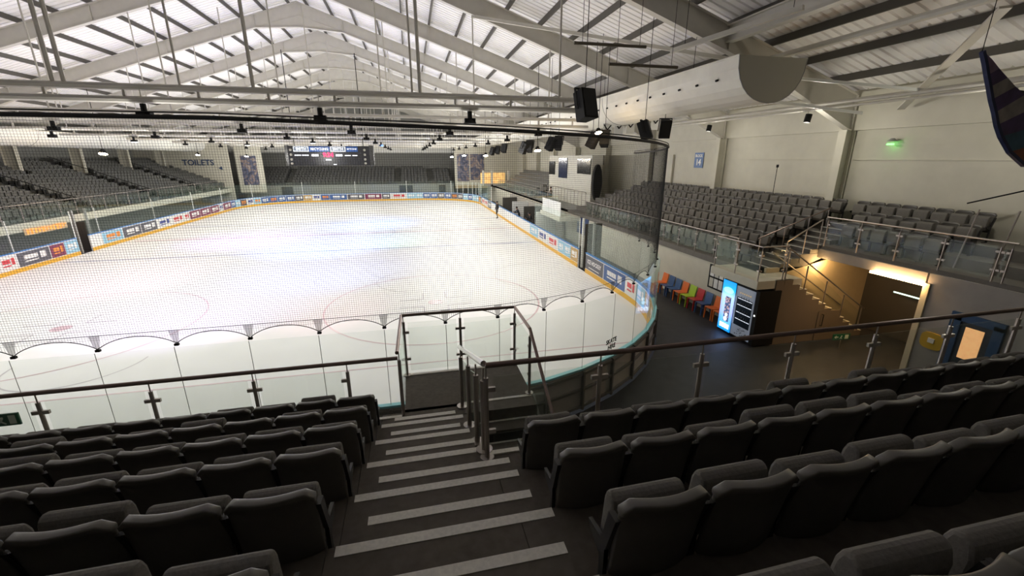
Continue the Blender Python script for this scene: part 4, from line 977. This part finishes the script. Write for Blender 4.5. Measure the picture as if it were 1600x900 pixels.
# chevron banners behind the duct
for k, (px, py) in enumerate(((949, 203), (967, 201), (985, 199), (1024, 193))):
    p = at_y(px, py, 21); t = thing('chevron_banner', 'small white banner with black chevron behind the duct, %s from the left' % nth(k), 'banner', p, group='chevron banners')
    Bx((-.23, 0, -.3), (.23, .02, .3)).build('cloth', M_WHITE, t)
    b = MB(); b.bar((-.2, -.01, .25), (0, -.01, 0), .02, .05); b.bar((.2, -.01, .25), (0, -.01, 0), .02, .05); b.build('chevron', M_BLACK, t)

# feather-shaped hanging sail at the far right
fl = thing('hanging_sail', 'purple striped curved sail hanging at the right edge', 'sail', (7.81, 5.0, 7.41))
Ld = [(0.0, 0.0), (0.11, -0.14), (0.21, -0.29), (0.32, -0.44), (0.43, -0.6), (0.57, -0.77), (0.69, -0.94), (0.84, -1.1), (1.12, -1.32), (1.53, -1.52)]
Rd = [(0.0, 0.0), (0.2, -0.09), (0.39, -0.2), (0.6, -0.31), (0.81, -0.42), (1.05, -0.52), (1.38, -0.66), (1.77, -0.88), (2.03, -1.1), (2.01, -1.34)]
SAIL = [mat('sail_'+n, c, .6, noise=.3, scale=6) for n, c in (('lilac', (.3, .2, .3)), ('purple', (.1, .06, .17)), ('cream', (.4, .36, .33)), ('teal', (.05, .14, .22)), ('rust', (.3, .1, .05)), ('navy', (.02, .03, .1)))]
patt = [0, 0, 1, 2, 1, 2, 1, 3, 4]
for q in range(9):
    A, B, C2, D = Ld[q], Rd[q], Rd[q+1], Ld[q+1]
    MB().prism([A, D, C2, B] if q else [A, D, C2], 'y', -.015, .015).build('sail_stripe', SAIL[patt[q]], fl)
b = MB()
for q in range(9): b.bar((Ld[q][0], 0, Ld[q][1]), (Ld[q+1][0], 0, Ld[q+1][1]), .05, .05, up=(0, 1, 0))
b.build('sail_edge', SAIL[5], fl)
MB().tube((0, 0, 0), (0, 0, ztop(7.81)-7.41), .006, 4).build('hanging_wire', M_BLACK, fl)
MB().tube((1.3, 0, -.66), (1.3, 0, ztop(9.11)-7.41), .006, 4).build('hanging_wire', M_BLACK, fl)

# ---------------------------------------------------------------- people
def person(name, lab, loc, rz, joints, top, bottom, hair):
    J = {'pelvis': (0, 0, .95), 'chest': (0, 0, 1.3), 'neck': (0, 0, 1.5), 'head': (0, .02, 1.63), 'crown': (0, .02, 1.75)}
    for s, n in ((-1, 'l'), (1, 'r')):
        J.update({'sh'+n: (s*.18, 0, 1.42), 'el'+n: (s*.25, -.02, 1.15), 'wr'+n: (s*.26, .08, .93), 'ha'+n: (s*.26, .12, .85), 'hi'+n: (s*.09, 0, .9), 'kn'+n: (s*.1, .03, .5), 'an'+n: (s*.11, 0, .09), 'to'+n: (s*.12, .16, .04)})
    J.update(joints)
    E_ = [('pelvis', 'chest'), ('chest', 'neck'), ('neck', 'head'), ('head', 'crown')]
    for n in 'lr': E_ += [('chest', 'sh'+n), ('sh'+n, 'el'+n), ('el'+n, 'wr'+n), ('wr'+n, 'ha'+n), ('pelvis', 'hi'+n), ('hi'+n, 'kn'+n), ('kn'+n, 'an'+n), ('an'+n, 'to'+n)]
    names = list(J); R_ = {'pelvis': .14, 'chest': .15, 'neck': .06, 'head': .095, 'crown': .07}
    for n in 'lr': R_.update({'sh'+n: .07, 'el'+n: .05, 'wr'+n: .035, 'ha'+n: .04, 'hi'+n: .1, 'kn'+n: .065, 'an'+n: .045, 'to'+n: .04})
    me = bpy.data.meshes.new(name); me.from_pydata([J[n] for n in names], [(names.index(a), names.index(b)) for a, b in E_], [])
    o = bpy.data.objects.new(name, me); C.objects.link(o)
    sk = o.modifiers.new('skin', 'SKIN'); sk.use_smooth_shade = True
    for q, n in enumerate(names): me.skin_vertices[0].data[q].radius = (R_[n], R_[n]*(.75 if n in ('chest', 'pelvis') else 1))
    me.skin_vertices[0].data[0].use_root = True
    o.modifiers.new('sub', 'SUBSURF').levels = 1
    dg = bpy.context.evaluated_depsgraph_get(); m2 = bpy.data.meshes.new_from_object(o.evaluated_get(dg)); o.modifiers.clear(); o.data = m2
    m2.materials.clear(); SK = mat('skin', (.5, .3, .22), .6)
    for m_ in (mat('cloth_'+top[0], top[1], .8), mat('cloth_'+bottom[0], bottom[1], .8), SK): m2.materials.append(m_)
    hz = J['neck'][2]; hy = Vector(J['head'])
    for p in m2.polygons:
        c = p.center; d = (c-Vector(J['head'])).length
        near_hand = min((c-Vector(J['ha'+n])).length for n in 'lr') < .07
        p.material_index = 2 if (d < .16 or near_hand) else (1 if min((c-(Vector(J['hi'+n])*(1-t_)+Vector(J['kn'+n])*t_)).length for n in 'lr' for t_ in (0, .3, .6, 1)) < .17 or c.z < J['knl'][2] else 0)
    o.location = loc; o.rotation_euler = (0, 0, rz); tag(o, lab, 'person')
    h = Vector(J['head']); b = MB(); n1 = 10
    rings = [(-.02, .102), (.04, .108), (.09, .095), (.125, .06)]
    for dz, r in rings: b.v += [(h.x+r*math.cos(2*math.pi*q/n1), h.y-.025+r*math.sin(2*math.pi*q/n1)*.95, h.z+dz) for q in range(n1)]
    for a in range(3):
        for q in range(n1): b.f.append((a*n1+q, a*n1+(q+1) % n1, (a+1)*n1+(q+1) % n1, (a+1)*n1+q)); b.mi.append(0)
    b.f.append(tuple(3*n1+q for q in range(n1))); b.mi.append(0)
    b.build('hair', mat('hair_'+hair[0], hair[1], .7), o, smooth=True)
    return o
blk = ('black', (.02, .02, .022)); 
person('person', 'person in black standing on the ice by the open bench', (8.4, 43.5, .05), 1.9, {'kn'+'l': (-.12, .12, .5), 'anl': (-.16, .02, .09), 'tol': (-.17, .18, .04), 'knr': (.14, -.02, .5), 'anr': (.2, -.16, .1), 'tor': (.22, 0, .04)}, blk, blk, ('dark', (.02, .015, .01)))
sit = {'pelvis': (0, 0, .5), 'chest': (0, .03, .85), 'neck': (0, .06, 1.05), 'head': (0, .08, 1.18), 'crown': (0, .08, 1.3)}
for s, n in ((-1, 'l'), (1, 'r')): sit.update({'sh'+n: (s*.18, .05, .98), 'el'+n: (s*.24, .08, .72), 'wr'+n: (s*.15, .28, .62), 'ha'+n: (s*.1, .35, .6), 'hi'+n: (s*.09, .02, .47), 'kn'+n: (s*.12, .42, .48), 'an'+n: (s*.12, .42, .1), 'to'+n: (s*.12, .56, .05)})
person('person', 'person in brown jacket sitting in front of the white booth', (12.3, 37.8, 2.25), math.pi/2, sit, ('brown', (.12, .09, .06)), ('dark_jeans', (.05, .05, .06)), ('brown', (.05, .03, .02)))
lean = {'chest': (0, .12, 1.25), 'neck': (0, .22, 1.42), 'head': (0, .28, 1.54), 'crown': (0, .3, 1.66)}
for s, n in ((-1, 'l'), (1, 'r')): lean.update({'sh'+n: (s*.18, .16, 1.34), 'el'+n: (s*.26, .3, 1.14), 'wr'+n: (s*.2, .5, 1.14), 'ha'+n: (s*.18, .58, 1.15)})
person('person', 'person in dark coat leaning on the boards at the players bench', (9.75, 39.5, 0), math.pi/2, lean, ('navy', (.02, .025, .04)), blk, ('dark2', (.03, .02, .015)))
person('person', 'person in black leaning over the boards nearer the gate', (9.75, 35.0, 0), math.pi/2, lean, blk, ('grey', (.06, .06, .06)), ('black2', (.01, .01, .01)))
# players bench shelter walls
struct(Bx((11.2, 31.5, 0), (11.4, 50, 2.0)).build('wall_bench', mat('bench_wall', (.36, .34, .3), .7)))
for k, (y, m) in enumerate(((46.5, 'dark'), (41.8, 'white'), (37.2, 'dark'), (33.2, 'white'))):
    o = Bx((9.6, y-.05, 0), (11.2, y+.05, 1.9)).build('bench_divider', M_WHITE if m == 'white' else MATS['gate_dark']); tag(o, '%s divider of the players bench, %s from the far end' % (m, nth(k)), 'divider')
